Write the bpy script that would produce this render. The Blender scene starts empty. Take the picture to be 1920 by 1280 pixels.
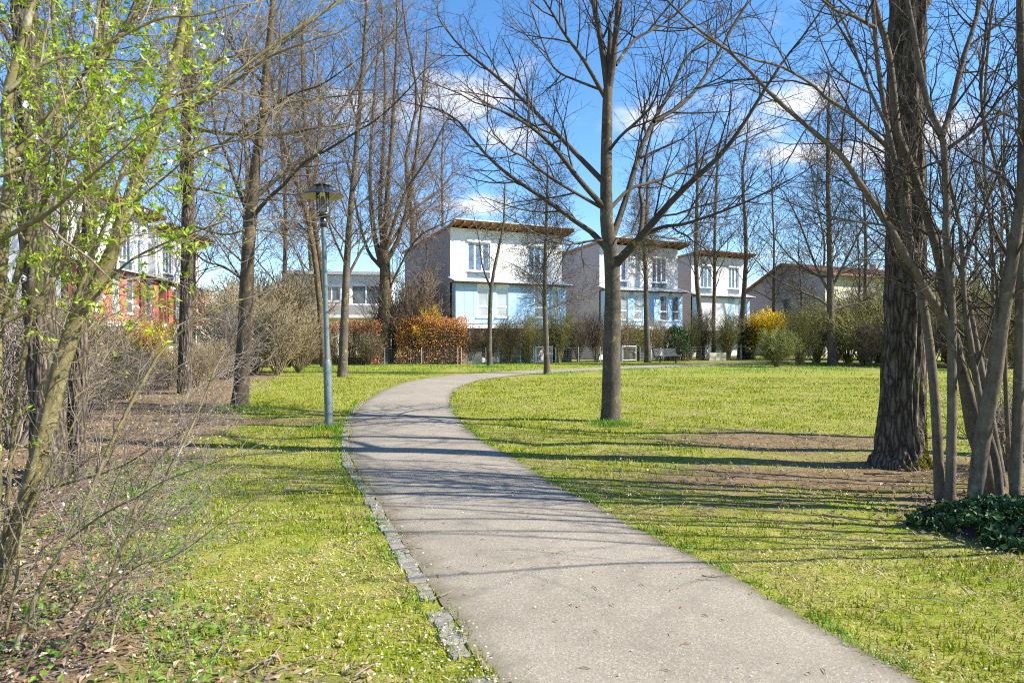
import bpy, math, random
import numpy as np
from mathutils import Vector, noise

# ------------------------------------------------------------------ camera, sky, sun, exposure
F, CX, HY, H = 1280.0, 960.0, 632.0, 1.6          # focal length / principal column / horizon row (px), eye height (m)
SUN_EL = math.radians(38.0)
SH = Vector((-0.985, 0.172, 0.0)).normalized()     # way the shadows fall on the ground
sc = bpy.context.scene
col = sc.collection
cd = bpy.data.cameras.new('camera'); cam = bpy.data.objects.new('camera', cd); col.objects.link(cam)
cam.location = (0, 0, H); cam.rotation_euler = (math.radians(90), 0, 0)
cd.sensor_width = 36; cd.lens = 24; cd.shift_y = -8 / 1920; cd.clip_end = 2000; cd.clip_start = 0.05
cd.dof.use_dof = True; cd.dof.focus_distance = 14; cd.dof.aperture_fstop = 4.0
sc.camera = cam
sc.view_settings.view_transform = 'Standard'; sc.view_settings.look = 'None'
sc.view_settings.gamma = 1; sc.view_settings.use_curve_mapping = False
sc.view_settings.exposure = 1.18
sc.render.engine = 'CYCLES'
sc.cycles.max_bounces = 6; sc.cycles.transparent_max_bounces = 8; sc.cycles.use_denoising = False; sc.cycles.filter_width = 1.1; sc.cycles.pixel_filter_type = 'BLACKMAN_HARRIS'
sc.cycles.caustics_reflective = False; sc.cycles.caustics_refractive = False

w = bpy.data.worlds.new('World'); sc.world = w; w.use_nodes = True
nt = w.node_tree; nt.nodes.clear()
def N(nt, typ, **kw):
    n = nt.nodes.new(typ)
    for k, v in kw.items(): setattr(n, k, v)
    return n
sky = N(nt, 'ShaderNodeTexSky', sky_type='NISHITA', sun_disc=False)
sky.sun_elevation = SUN_EL
sky.sun_rotation = math.atan2(-SH.x, -SH.y)        # sky's sun stands where the lamp shines from
sky.altitude = 500; sky.air_density = 1.0; sky.dust_density = 0.12; sky.ozone_density = 4.0
tc = N(nt, 'ShaderNodeTexCoord'); sep = N(nt, 'ShaderNodeSeparateXYZ'); nt.links.new(tc.outputs['Generated'], sep.inputs[0])
def math_(op, a, b=None, c=None, clamp=False):
    m = N(nt, 'ShaderNodeMath', operation=op, use_clamp=clamp)
    for i, v in enumerate((a, b, c)):
        if v is None: continue
        if isinstance(v, (int, float)): m.inputs[i].default_value = v
        else: nt.links.new(v, m.inputs[i])
    return m.outputs[0]
X_, Y_, Z_ = sep.outputs
clouds = [(870,185,110,42,1.0),(690,200,110,32,.75),(952,256,55,26,.9),(888,384,60,15,.85),(1205,228,80,30,.62),(1332,190,60,24,.66),
          (1500,188,60,36,.95),(1490,290,66,22,1.0),(1625,282,85,30,.9),(1765,256,60,36,.95),(1420,238,70,28,.6),(600,225,60,20,.6),(1300,560,300,30,.55),(1640,470,160,28,.5)]
best = None
for (cx, cy, a, b, s) in clouds:
    d = Vector(((cx-CX)/F, 1, (HY-cy)/F)); L = d.length; d.normalize()
    ax, bz = 1.3*a/F/L, 1.3*b/F/L
    dx = math_('DIVIDE', math_('SUBTRACT', X_, d.x), ax); dz = math_('DIVIDE', math_('SUBTRACT', Z_, d.z), bz)
    r = math_('SQRT', math_('ADD', math_('MULTIPLY', dx, dx), math_('MULTIPLY', dz, dz)))
    v = math_('MULTIPLY', math_('SUBTRACT', 1.25, r, clamp=True), s)
    best = v if best is None else math_('MAXIMUM', best, v)
mp = N(nt, 'ShaderNodeMapping'); mp.inputs['Scale'].default_value = (1, 1, 2.2); nt.links.new(tc.outputs['Generated'], mp.inputs[0])
nz = N(nt, 'ShaderNodeTexNoise'); nz.inputs['Scale'].default_value = 13; nz.inputs['Detail'].default_value = 9; nz.inputs['Roughness'].default_value = 0.62
nt.links.new(mp.outputs[0], nz.inputs['Vector'])
nz2 = N(nt, 'ShaderNodeTexNoise'); nz2.inputs['Scale'].default_value = 3.4; nz2.inputs['Detail'].default_value = 5
nt.links.new(mp.outputs[0], nz2.inputs['Vector'])
wide = math_('MULTIPLY', math_('SUBTRACT', nz2.outputs[0], 0.64, clamp=True), 3.0)
dens = math_('ADD', math_('MAXIMUM', best, wide), math_('MULTIPLY', math_('SUBTRACT', nz.outputs[0], 0.5), 2.1))
mr = N(nt, 'ShaderNodeMapRange', interpolation_type='SMOOTHSTEP'); nt.links.new(dens, mr.inputs[0])
mr.inputs[1].default_value = 0.12; mr.inputs[2].default_value = 1.15; mr.inputs[3].default_value = 0; mr.inputs[4].default_value = 0.95
hs = N(nt, 'ShaderNodeHueSaturation'); hs.inputs['Saturation'].default_value = 1.17; nt.links.new(sky.outputs[0], hs.inputs['Color'])
mx = N(nt, 'ShaderNodeMix', data_type='RGBA'); nt.links.new(mr.outputs[0], mx.inputs[0]); nt.links.new(hs.outputs[0], mx.inputs[6])
CLOUD_COL = mx.inputs[7]; CLOUD_COL.default_value = (4.2, 4.3, 4.5, 1)
bg = N(nt, 'ShaderNodeBackground'); bg.inputs['Strength'].default_value = 0.12
nt.links.new(mx.outputs[2], bg.inputs[0])
wo = N(nt, 'ShaderNodeOutputWorld'); nt.links.new(bg.outputs[0], wo.inputs[0])

sl = bpy.data.lights.new('sun', 'SUN'); sl.energy = 5.0; sl.angle = math.radians(0.5); sl.color = (1, 0.955, 0.88)
sun = bpy.data.objects.new('sun', sl); col.objects.link(sun)
ldir = Vector((SH.x*math.cos(SUN_EL), SH.y*math.cos(SUN_EL), -math.sin(SUN_EL)))
sun.rotation_euler = ldir.to_track_quat('-Z', 'Y').to_euler(); sun.location = (20, -4, 18)

# ------------------------------------------------------------------ helpers
R = random.Random(7); RS = np.random.RandomState(11)
def PX(x, y, D): return Vector(((x-CX)/F*D, D, H+(HY-y)/F*D))
def G(x, y):
    D = F*H/(y-HY); return Vector(((x-CX)/F*D, D, 0))

class Geo:
    def __init__(s): s.v = []; s.f4 = []; s.f3 = []; s.n = 0; s.c = []; s.hasc = False
    def add(s, v, q=None, t=None, c=None):
        v = np.asarray(v, float).reshape(-1, 3)
        if q is not None and len(q): s.f4.append(np.asarray(q, int).reshape(-1, 4)+s.n)
        if t is not None and len(t): s.f3.append(np.asarray(t, int).reshape(-1, 3)+s.n)
        s.v.append(v); s.n += len(v)
        if c is not None: s.hasc = True
        s.c.append(np.ones((len(v), 3))*0.5 if c is None else np.asarray(c, float).reshape(-1, 3))
        return s
    def box(s, a, b):
        (x0, y0, z0), (x1, y1, z1) = a, b
        return s.add([(x0,y0,z0),(x1,y0,z0),(x1,y1,z0),(x0,y1,z0),(x0,y0,z1),(x1,y0,z1),(x1,y1,z1),(x0,y1,z1)],
                     [(0,3,2,1),(4,5,6,7),(0,1,5,4),(1,2,6,5),(2,3,7,6),(3,0,4,7)])
    def tubes(s, polys, k):
        """polys: list of (points, radii); grouped by length and built in bulk"""
        by = {}
        for p, r in polys: by.setdefault(len(p), []).append((p, r))
        for n, L in by.items():
            P = np.array([[tuple(q) for q in p] for p, _ in L]); Rr = np.array([r for _, r in L], float)
            T = np.empty_like(P); T[:, 1:-1] = P[:, 2:]-P[:, :-2]; T[:, 0] = P[:, 1]-P[:, 0]; T[:, -1] = P[:, -1]-P[:, -2]
            T /= np.linalg.norm(T, axis=2, keepdims=True)+1e-9
            m = P[:, -1]-P[:, 0]; ref = np.zeros_like(m); ref[np.arange(len(m)), np.abs(m).argmin(1)] = 1
            A = np.cross(T, ref[:, None, :]); A /= np.linalg.norm(A, axis=2, keepdims=True)+1e-9
            B = np.cross(T, A)
            th = np.arange(k)*2*math.pi/k
            V = P[:, :, None]+Rr[:, :, None, None]*(A[:, :, None]*np.cos(th)[None, None, :, None]+B[:, :, None]*np.sin(th)[None, None, :, None])
            m_ = len(L); idx = np.arange(m_*n*k).reshape(m_, n, k)
            a = idx[:, :-1]; b = idx[:, 1:]
            q = np.stack([a, np.roll(a, -1, 2), np.roll(b, -1, 2), b], -1)
            s.add(V.reshape(-1, 3), q.reshape(-1, 4))
        return s
    def tube(s, p, r, k=8, cap=False):
        s.tubes([(p, r)], k)
        if cap:
            n = len(p); base = 0
            v = s.v[-1]; c0 = s.n-len(v)
            s.v.append(np.array([tuple(p[0]), tuple(p[-1])])); s.c.append(np.ones((2, 3))*.5)
            i0, i1 = s.n, s.n+1; s.n += 2
            t = [(c0+(j+1) % k, c0+j, i0) for j in range(k)]+[(c0+(n-1)*k+j, c0+(n-1)*k+(j+1) % k, i1) for j in range(k)]
            s.f3.append(np.array(t))
        return s
    def lathe(s, prof, k=24, off=(0, 0)):
        v = []; q = []
        for (r, z) in prof:
            for j in range(k):
                a = 2*math.pi*j/k; v.append((off[0]+r*math.cos(a), off[1]+r*math.sin(a), z))
        for i in range(len(prof)-1):
            for j in range(k):
                q.append((i*k+j, i*k+(j+1) % k, (i+1)*k+(j+1) % k, (i+1)*k+j))
        return s.add(v, q)
    def leaves(s, C, size, cols=None, asp=0.5, flat=0.0, jit=0.4, fold=0.25):
        """one folded rhomb per centre"""
        C = np.asarray(C, float).reshape(-1, 3); n = len(C)
        if n == 0: return s
        d = RS.normal(size=(n, 3)); d[:, 2] *= (1-flat); d /= np.linalg.norm(d, axis=1, keepdims=True)+1e-9
        u = RS.normal(size=(n, 3)); 
        if flat > 0: u = u*(1-flat)+np.array([0, 0, 1])*flat*2
        sd = np.cross(d, u); sd /= np.linalg.norm(sd, axis=1, keepdims=True)+1e-9
        nn = np.cross(sd, d)
        sz = (size*(1+jit*RS.uniform(-1, 1, n)))[:, None]
        b = C-d*sz*.5; t = C+d*sz*.5; m = C-d*sz*.05
        l = m+sd*sz*asp*.5+nn*sz*fold*.5; r = m-sd*sz*asp*.5+nn*sz*fold*.5
        V = np.stack([b, r, t, l], 1).reshape(-1, 3)
        q = np.arange(4*n).reshape(n, 4)
        c = None if cols is None else np.repeat(np.asarray(cols).reshape(n, 3), 4, 0)
        return s.add(V, q, None, c)
    def build(s, name, mat, parent=None, o=(0, 0, 0), smooth=False, stuff=False):
        V = np.concatenate(s.v)-np.array(tuple(o)) if s.v else np.zeros((0, 3))
        Q = np.concatenate(s.f4) if s.f4 else np.zeros((0, 4), int); T = np.concatenate(s.f3) if s.f3 else np.zeros((0, 3), int)
        me = bpy.data.meshes.new(name); me.vertices.add(len(V)); me.vertices.foreach_set('co', V.astype(np.float32).ravel())
        nl = Q.size+T.size; me.loops.add(nl); me.loops.foreach_set('vertex_index', np.concatenate([Q.ravel(), T.ravel()]).astype(np.int32))
        me.polygons.add(len(Q)+len(T))
        me.polygons.foreach_set('loop_start', np.concatenate([np.arange(len(Q))*4, Q.size+np.arange(len(T))*3]).astype(np.int32))
        me.polygons.foreach_set('use_smooth', np.full(len(Q)+len(T), bool(smooth)))
        me.update(calc_edges=True)
        if s.hasc:
            at = me.color_attributes.new('Col', 'FLOAT_COLOR', 'POINT')
            c = np.concatenate(s.c); at.data.foreach_set('color', np.hstack([c, np.ones((len(c), 1))]).astype(np.float32).ravel())
        me.materials.append(mat)
        ob = bpy.data.objects.new(name, me); col.objects.link(ob)
        if parent is not None: ob.parent = parent
        if stuff: ob['kind'] = 'stuff'
        return ob
def tag(o, label, cat=None, group=None, kind=None):
    o['label'] = label
    if cat: o['category'] = cat
    if group: o['group'] = group
    if kind: o['kind'] = kind
    return o
def thing(name, label, cat, loc=(0, 0, 0), rz=0, group=None):
    o = bpy.data.objects.new(name, None); col.objects.link(o); o.location = loc; o.rotation_euler = (0, 0, rz)
    o.empty_display_size = 0.2
    return tag(o, label, cat, group)
def copy_tree(o, parent=None):
    c = o.copy(); col.objects.link(c); c.parent = parent
    for ch in o.children: copy_tree(ch, c)
    return c
def catmull(P, n):
    P = [Vector(p) for p in P]
    Q = [P[0]*2-P[1]]+P+[P[-1]*2-P[-2]]; out = []
    m = len(P)-1
    for i in range(n):
        t = i/(n-1)*m; k = min(int(t), m-1); u = t-k
        a, b, c, d = Q[k], Q[k+1], Q[k+2], Q[k+3]
        out.append(0.5*((2*b)+(c-a)*u+(2*a-5*b+4*c-d)*u*u+(3*b-a-3*c+d)*u**3))
    return out

# ------------------------------------------------------------------ materials
def mat_(name):
    m = bpy.data.materials.new(name); m.use_nodes = True
    nt = m.node_tree; b = nt.nodes['Principled BSDF']; return m, nt, b
def ramp(nt, fac, stops):
    r = N(nt, 'ShaderNodeValToRGB'); e = r.color_ramp.elements
    while len(e) < len(stops): e.new(0.5)
    for el, (p, c) in zip(e, stops): el.position = p; el.color = (*c, 1)
    nt.links.new(fac, r.inputs[0]); return r.outputs[0]
def noise_(nt, scale, vec=None, detail=5, rough=.55, coord='Object', sc3=None):
    n = N(nt, 'ShaderNodeTexNoise'); n.inputs['Scale'].default_value = scale; n.inputs['Detail'].default_value = detail; n.inputs['Roughness'].default_value = rough
    t = N(nt, 'ShaderNodeTexCoord'); o = t.outputs[coord]
    if sc3:
        mp = N(nt, 'ShaderNodeMapping'); mp.inputs['Scale'].default_value = sc3; nt.links.new(o, mp.inputs[0]); o = mp.outputs[0]
    nt.links.new(o, n.inputs['Vector']); return n.outputs[0]
def mixc(nt, fac, a, b, mode='MIX'):
    m = N(nt, 'ShaderNodeMix', data_type='RGBA', blend_type=mode)
    for i, v in ((0, fac), (6, a), (7, b)):
        if isinstance(v, (int, float)): m.inputs[i].default_value = v
        elif isinstance(v, tuple): m.inputs[i].default_value = (*v, 1)
        else: nt.links.new(v, m.inputs[i])
    return m.outputs[2]
def bump(nt, b, h, strength=.5, dist=.01):
    n = N(nt, 'ShaderNodeBump'); n.inputs['Strength'].default_value = strength; n.inputs['Distance'].default_value = dist
    nt.links.new(h, n.inputs['Height']); nt.links.new(n.outputs[0], b.inputs['Normal'])
def maprange(nt, v, a, b):
    m = N(nt, 'ShaderNodeMapRange'); nt.links.new(v, m.inputs[0]); m.inputs[1].default_value = a; m.inputs[2].default_value = b; return m.outputs[0]

def plain(name, c, rough=.6, var=.15, scale=6, metal=0, bmp=0, bscale=60, spec=.4):
    m, nt, b = mat_(name)
    f = noise_(nt, scale, detail=6)
    lo = tuple(x*(1-var) for x in c); hi = tuple(min(1, x*(1+var)) for x in c)
    nt.links.new(ramp(nt, f, [(.3, lo), (.7, hi)]), b.inputs['Base Color'])
    b.inputs['Roughness'].default_value = rough; b.inputs['Metallic'].default_value = metal; b.inputs['Specular IOR Level'].default_value = spec
    if bmp: bump(nt, b, noise_(nt, bscale), bmp, .005)
    return m
def bark(name, dark, light, scale=18, stretch=.2, lichen=None, amt=.5, bmp=.6, bd=.012, moss=None):
    m, nt, b = mat_(name)
    f = noise_(nt, scale, detail=8, rough=.65, sc3=(1, 1, stretch)); g = noise_(nt, 2.2, detail=4)
    c = ramp(nt, f, [(.32, dark), (.68, light)])
    c = mixc(nt, maprange(nt, g, .35, .75), c, mixc(nt, .6, c, tuple(x*1.5 for x in light)))
    if lichen:
        h = noise_(nt, 5.5, detail=7, rough=.7)
        c = mixc(nt, maprange(nt, h, .62-amt*.22, .70-amt*.18), c, lichen)
    if moss:
        h = noise_(nt, 3.0, detail=6, rough=.65)
        c = mixc(nt, maprange(nt, h, .57, .66), c, moss)
    nt.links.new(c, b.inputs['Base Color']); b.inputs['Roughness'].default_value = .9; b.inputs['Specular IOR Level'].default_value = .15
    bump(nt, b, f, bmp, bd); return m
M = {}
M['bark_grey'] = bark('bark_grey', (0.039, 0.032, 0.0234), (0.117, 0.0952, 0.0718), lichen=(.30, .25, .06), amt=.25, scale=30, stretch=.5)
m, nt_, b = mat_('bark_furrowed')
tcn = N(nt_, 'ShaderNodeTexCoord'); dn = N(nt_, 'ShaderNodeTexNoise'); dn.inputs['Scale'].default_value = 5; dn.inputs['Detail'].default_value = 4; nt_.links.new(tcn.outputs['Object'], dn.inputs['Vector'])
dm = N(nt_, 'ShaderNodeMix', data_type='VECTOR'); dm.inputs[0].default_value = .09; nt_.links.new(tcn.outputs['Object'], dm.inputs[4]); nt_.links.new(dn.outputs['Color'], dm.inputs[5])
mpn = N(nt_, 'ShaderNodeMapping'); mpn.inputs['Scale'].default_value = (20, 20, 3.0); nt_.links.new(dm.outputs[1], mpn.inputs[0])
vo = N(nt_, 'ShaderNodeTexVoronoi', feature='DISTANCE_TO_EDGE'); vo.inputs['Scale'].default_value = 1.0; nt_.links.new(mpn.outputs[0], vo.inputs['Vector'])
fn = noise_(nt_, 40, detail=6, rough=.7, sc3=(1, 1, .25)); gn = noise_(nt_, 2.5, detail=4)
c = ramp(nt_, vo.outputs['Distance'], [(.0, (.03, .023, .017)), (.12, (.09, .071, .053)), (.4, (.20, .162, .122))])
c = mixc(nt_, .5, c, ramp(nt_, fn, [(.3, (.5, .5, .5)), (.5, (1, 1, 1)), (.72, (1.5, 1.45, 1.4))]), 'MULTIPLY')
c = mixc(nt_, maprange(nt_, gn, .56, .7), c, (.085, .085, .025))
nt_.links.new(c, b.inputs['Base Color']); b.inputs['Roughness'].default_value = .92; b.inputs['Specular IOR Level'].default_value = .1
hm = N(nt_, 'ShaderNodeMath', operation='MULTIPLY_ADD'); nt_.links.new(fn, hm.inputs[0]); hm.inputs[1].default_value = .15; nt_.links.new(vo.outputs['Distance'], hm.inputs[2])
bump(nt_, b, hm.outputs[0], .8, .05); M['bark_furrow'] = m
M['bark_olive'] = bark('bark_olive', (0.085, 0.0723, 0.0298), (0.2125, 0.1785, 0.085), lichen=(.34, .32, .22), amt=.2, scale=22, stretch=.6)
M['bark_hazel'] = bark('bark_hazel', (0.0546, 0.0429, 0.0296), (0.156, 0.1248, 0.0897), lichen=(.26, .23, .14), amt=.15, scale=26, stretch=.5)
M['bark_brown'] = bark('bark_brown', (0.039, 0.0281, 0.0187), (0.1248, 0.0936, 0.0608), lichen=(.26, .21, .05), amt=.2, scale=20, stretch=.25)
M['limb_lichen'] = bark('limb_lichen', (0.0351, 0.0289, 0.0211), (0.1014, 0.0819, 0.0608), lichen=(.34, .26, .03), amt=.12, scale=24, stretch=1)
M['moss_limb'] = bark('moss_limb', (.04, .035, .018), (.11, .10, .04), lichen=(.24, .22, .02), amt=.7, scale=24, stretch=1)
def twigm(name, a, bcol):
    m, nt, b = mat_(name); f = noise_(nt, 3.5, detail=5)
    nt.links.new(ramp(nt, f, [(.35, a), (.65, bcol)]), b.inputs['Base Color']); b.inputs['Roughness'].default_value = .8; b.inputs['Specular IOR Level'].default_value = .2
    return m
M['twig_dark'] = twigm('twig_dark', (0.0432, 0.0331, 0.0245), (0.108, 0.0828, 0.0562))
M['twig_brown'] = twigm('twig_brown', (0.0936, 0.0684, 0.0446), (0.2232, 0.1692, 0.1116))
M['twig_red'] = twigm('twig_red', (0.1296, 0.0864, 0.0612), (0.2592, 0.1872, 0.1296))
M['twig_tan'] = twigm('twig_tan', (0.1716, 0.1326, 0.0702), (0.3432, 0.273, 0.1638))
M['twig_olive'] = twigm('twig_olive', (0.152, 0.136, 0.048), (0.296, 0.264, 0.104))
M['twig_grey'] = twigm('twig_grey', (0.136, 0.1088, 0.0884), (0.2856, 0.238, 0.1972))
def leafm(name, tr=.45, rough=.45, spec=.4):
    m, nt, b = mat_(name)
    a = N(nt, 'ShaderNodeVertexColor', layer_name='Col')
    nt.links.new(a.outputs[0], b.inputs['Base Color']); b.inputs['Roughness'].default_value = rough; b.inputs['Specular IOR Level'].default_value = spec
    t = N(nt, 'ShaderNodeBsdfTranslucent'); nt.links.new(a.outputs[0], t.inputs[0])
    x = N(nt, 'ShaderNodeMixShader'); x.inputs[0].default_value = tr
    o = nt.nodes['Material Output']; nt.links.new(b.outputs[0], x.inputs[1]); nt.links.new(t.outputs[0], x.inputs[2]); nt.links.new(x.outputs[0], o.inputs[0])
    return m
M['leaf'] = leafm('leaf_soft'); M['leaf_glossy'] = leafm('leaf_glossy', .15, .5, .35); M['leaf_dry'] = leafm('leaf_dry', .2, .8, .15); M['grass'] = leafm('grass_blades', .3, .6, .25)
M['petal'] = leafm('petal', .35, .7, .2)
M['lamp_green'] = plain('lamp_pole_paint', (.15, .19, .185), .45, .12, 3, bmp=.05)
M['lamp_black'] = plain('lamp_black_paint', (.022, .026, .034), .28, .1, spec=.6)
M['lamp_under'] = plain('lamp_under_enamel', (.55, .50, .36), .5, .08)
M['steel'] = plain('galvanised_steel', (.42, .44, .46), .45, .15, metal=.5)
M['wire'] = plain('dull_wire', (.16, .17, .17), .6, .1)
M['bench_paint'] = plain('bench_paint', (.03, .034, .036), .5, .1)
M['bench_wire'] = plain('bench_wire', (.22, .23, .22), .5, .15, metal=.3)
M['white_wall'] = plain('white_render', (.80, .79, .77), .9, .03, 1.5)
M['white_board'] = plain('white_boards', (.82, .81, .79), .8, .03, 1.0)
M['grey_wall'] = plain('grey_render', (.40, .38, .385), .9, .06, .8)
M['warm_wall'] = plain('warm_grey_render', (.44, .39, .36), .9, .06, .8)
M['blue_wall'] = plain('blue_boards', (.37, .56, .72), .75, .06, 1.2)
M['red_wall'] = plain('red_boards', (.52, .17, .11), .8, .12, 1.2)
M['roof_metal'] = plain('roof_metal', (.55, .56, .58), .4, .08, 1, metal=.4)
M['wood'] = plain('eave_wood', (.32, .16, .075), .7, .25, 4)
M['wood_dark'] = plain('dark_eave_wood', (.20, .10, .05), .75, .25, 4)
M['frame'] = plain('window_frame_white', (.80, .80, .80), .45, .02)
M['tile'] = plain('red_roof_tile', (.30, .16, .11), .8, .2, 8, bmp=.3, bscale=14)
M['cream'] = plain('cream_render', (.50, .47, .38), .9, .05, 1)
M['stone_wall'] = plain('garden_wall_stone', (.52, .46, .36), .9, .15, 4, bmp=.4, bscale=20)
M['concrete'] = plain('concrete', (.38, .37, .35), .9, .12, 3)
def glassm(name, c, rough=.04):
    m, nt, b = mat_(name); f = noise_(nt, .7, detail=2)
    nt.links.new(ramp(nt, f, [(.35, tuple(x*.75 for x in c)), (.65, tuple(x*1.2 for x in c))]), b.inputs['Base Color'])
    b.inputs['Roughness'].default_value = rough; b.inputs['Specular IOR Level'].default_value = .9; b.inputs['Coat Weight'].default_value = .3; return m
M['pane'] = glassm('pane_sky_tint', (.10, .15, .24)); M['pane_curtain'] = glassm('pane_with_blind', (.30, .33, .33)); M['pane_mid'] = glassm('pane_mid', (.10, .125, .14))  # 'pane': blue base colour stands in for sky reflected in the upper windows
m, nt_, b = mat_('lamp_glass'); b.inputs['Roughness'].default_value = .05; b.inputs['Transmission Weight'].default_value = .85; b.inputs['IOR'].default_value = 1.15
nt_.links.new(ramp(nt_, noise_(nt_, 3), [(.3, (.85, .88, .9)), (.7, (.95, .96, .97))]), b.inputs['Base Color']); M['lamp_glass'] = m
M['lamp_tube'] = plain('lamp_tube', (.75, .75, .72), .4, .05)

# asphalt
m, nt_, b = mat_('asphalt')
big = noise_(nt_, .55, detail=6, rough=.6); fine = noise_(nt_, 60, detail=4, rough=.7)
c = ramp(nt_, big, [(.28, (0.2253, 0.1892, 0.1419)), (.5, (0.2795, 0.2382, 0.1806)), (.74, (0.3268, 0.2821, 0.2167))])
c = mixc(nt_, .55, c, ramp(nt_, fine, [(.3, (.55, .54, .53)), (.5, (1, .985, .96)), (.7, (1.48, 1.44, 1.36))]), 'MULTIPLY')
vo = N(nt_, 'ShaderNodeTexVoronoi'); vo.inputs['Scale'].default_value = 190; t = N(nt_, 'ShaderNodeTexCoord'); nt_.links.new(t.outputs['Object'], vo.inputs[0])
sv = N(nt_, 'ShaderNodeSeparateColor'); nt_.links.new(vo.outputs['Color'], sv.inputs[0])
spk = N(nt_, 'ShaderNodeMath', operation='GREATER_THAN'); spk.inputs[1].default_value = .955; nt_.links.new(sv.outputs[0], spk.inputs[0])
c = mixc(nt_, spk.outputs[0], c, (.46, .42, .37))
spd = N(nt_, 'ShaderNodeMath', operation='LESS_THAN'); spd.inputs[1].default_value = .05; nt_.links.new(sv.outputs[1], spd.inputs[0])
c = mixc(nt_, spd.outputs[0], c, (.15, .13, .115))
mid = noise_(nt_, 3.2, detail=6, rough=.65)
c = mixc(nt_, maprange(nt_, mid, .5, .85), c, (.19, .16, .125))
ea = N(nt_, 'ShaderNodeVertexColor', layer_name='Col'); es = N(nt_, 'ShaderNodeSeparateColor'); nt_.links.new(ea.outputs[0], es.inputs[0])
em = N(nt_, 'ShaderNodeMath', operation='MULTIPLY_ADD'); nt_.links.new(mid, em.inputs[0]); em.inputs[1].default_value = 1.3; em.inputs[2].default_value = -.85
ed = N(nt_, 'ShaderNodeMath', operation='ADD'); nt_.links.new(em.outputs[0], ed.inputs[0]); nt_.links.new(es.outputs[0], ed.inputs[1])
c = mixc(nt_, maprange(nt_, ed.outputs[0], .0, .9), c, (.16, .135, .085))
nt_.links.new(c, b.inputs['Base Color']); b.inputs['Roughness'].default_value = .88; b.inputs['Specular IOR Level'].default_value = .25
bump(nt_, b, fine, .45, .006); M['asphalt'] = m
m = plain('granite_sett', (.225, .205, .17), .9, .35, 9, bmp=.5, bscale=40); M['sett'] = m

# ground: lawn, bare soil, leaf litter by painted-on wear masks
m, nt_, b = mat_('ground_soil_and_grass')
at = N(nt_, 'ShaderNodeVertexColor', layer_name='Col'); sp = N(nt_, 'ShaderNodeSeparateColor'); nt_.links.new(at.outputs[0], sp.inputs[0])
n1 = noise_(nt_, .7, detail=7, rough=.65); n2 = noise_(nt_, 9, detail=7, rough=.7); n3 = noise_(nt_, 55, detail=4, rough=.7)
lawn = ramp(nt_, n1, [(.3, (0.129, 0.1763, 0.0103)), (.5, (0.1935, 0.2279, 0.0155)), (.7, (0.2666, 0.258, 0.0387))])
n4 = noise_(nt_, 24, detail=6, rough=.7); n5 = noise_(nt_, 2.6, detail=6, rough=.65)
n6 = noise_(nt_, .9, detail=5, rough=.6)
lawn = mixc(nt_, maprange(nt_, n6, .5, .68), lawn, (.27, .225, .085))
lawn = mixc(nt_, maprange(nt_, n5, .46, .66), lawn, (0.3096, 0.2838, 0.0602))
lawn = mixc(nt_, maprange(nt_, n2, .52, .66), lawn, (0.3612, 0.3182, 0.1032))
lawn = mixc(nt_, maprange(nt_, n4, .57, .67), lawn, (.085, .07, .03))
lawn = mixc(nt_, .6, lawn, ramp(nt_, n3, [(.25, (.35, .4, .3)), (.5, (1, 1, 1)), (.75, (1.6, 1.6, 1.5))]), 'MULTIPLY')
soil = ramp(nt_, n2, [(.3, (.11, .072, .038)), (.55, (.215, .148, .078)), (.75, (.32, .235, .135))])
soil = mixc(nt_, .6, soil, ramp(nt_, n3, [(.25, (.4, .4, .4)), (.5, (1, 1, 1)), (.75, (1.5, 1.5, 1.5))]), 'MULTIPLY')
lit = ramp(nt_, n2, [(.3, (.09, .06, .035)), (.5, (.21, .14, .085)), (.7, (.33, .25, .17))])
lit = mixc(nt_, .6, lit, ramp(nt_, n3, [(.25, (.4, .4, .4)), (.5, (1, 1, 1)), (.75, (1.6, 1.6, 1.6))]), 'MULTIPLY')
def edge(v):
    a = N(nt_, 'ShaderNodeMath', operation='ADD'); nt_.links.new(v, a.inputs[0]); s = N(nt_, 'ShaderNodeMath', operation='MULTIPLY_ADD'); nt_.links.new(n2, s.inputs[0]); s.inputs[1].default_value = 1.5; s.inputs[2].default_value = -.75
    nt_.links.new(s.outputs[0], a.inputs[1]); return maprange(nt_, a.outputs[0], .25, .75)
c = mixc(nt_, edge(sp.outputs[0]), lawn, soil); c = mixc(nt_, edge(sp.outputs[1]), c, lit)
nt_.links.new(c, b.inputs['Base Color']); b.inputs['Roughness'].default_value = .95; b.inputs['Specular IOR Level'].default_value = .1
bump(nt_, b, n3, .8, .02); M['ground'] = m

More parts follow.
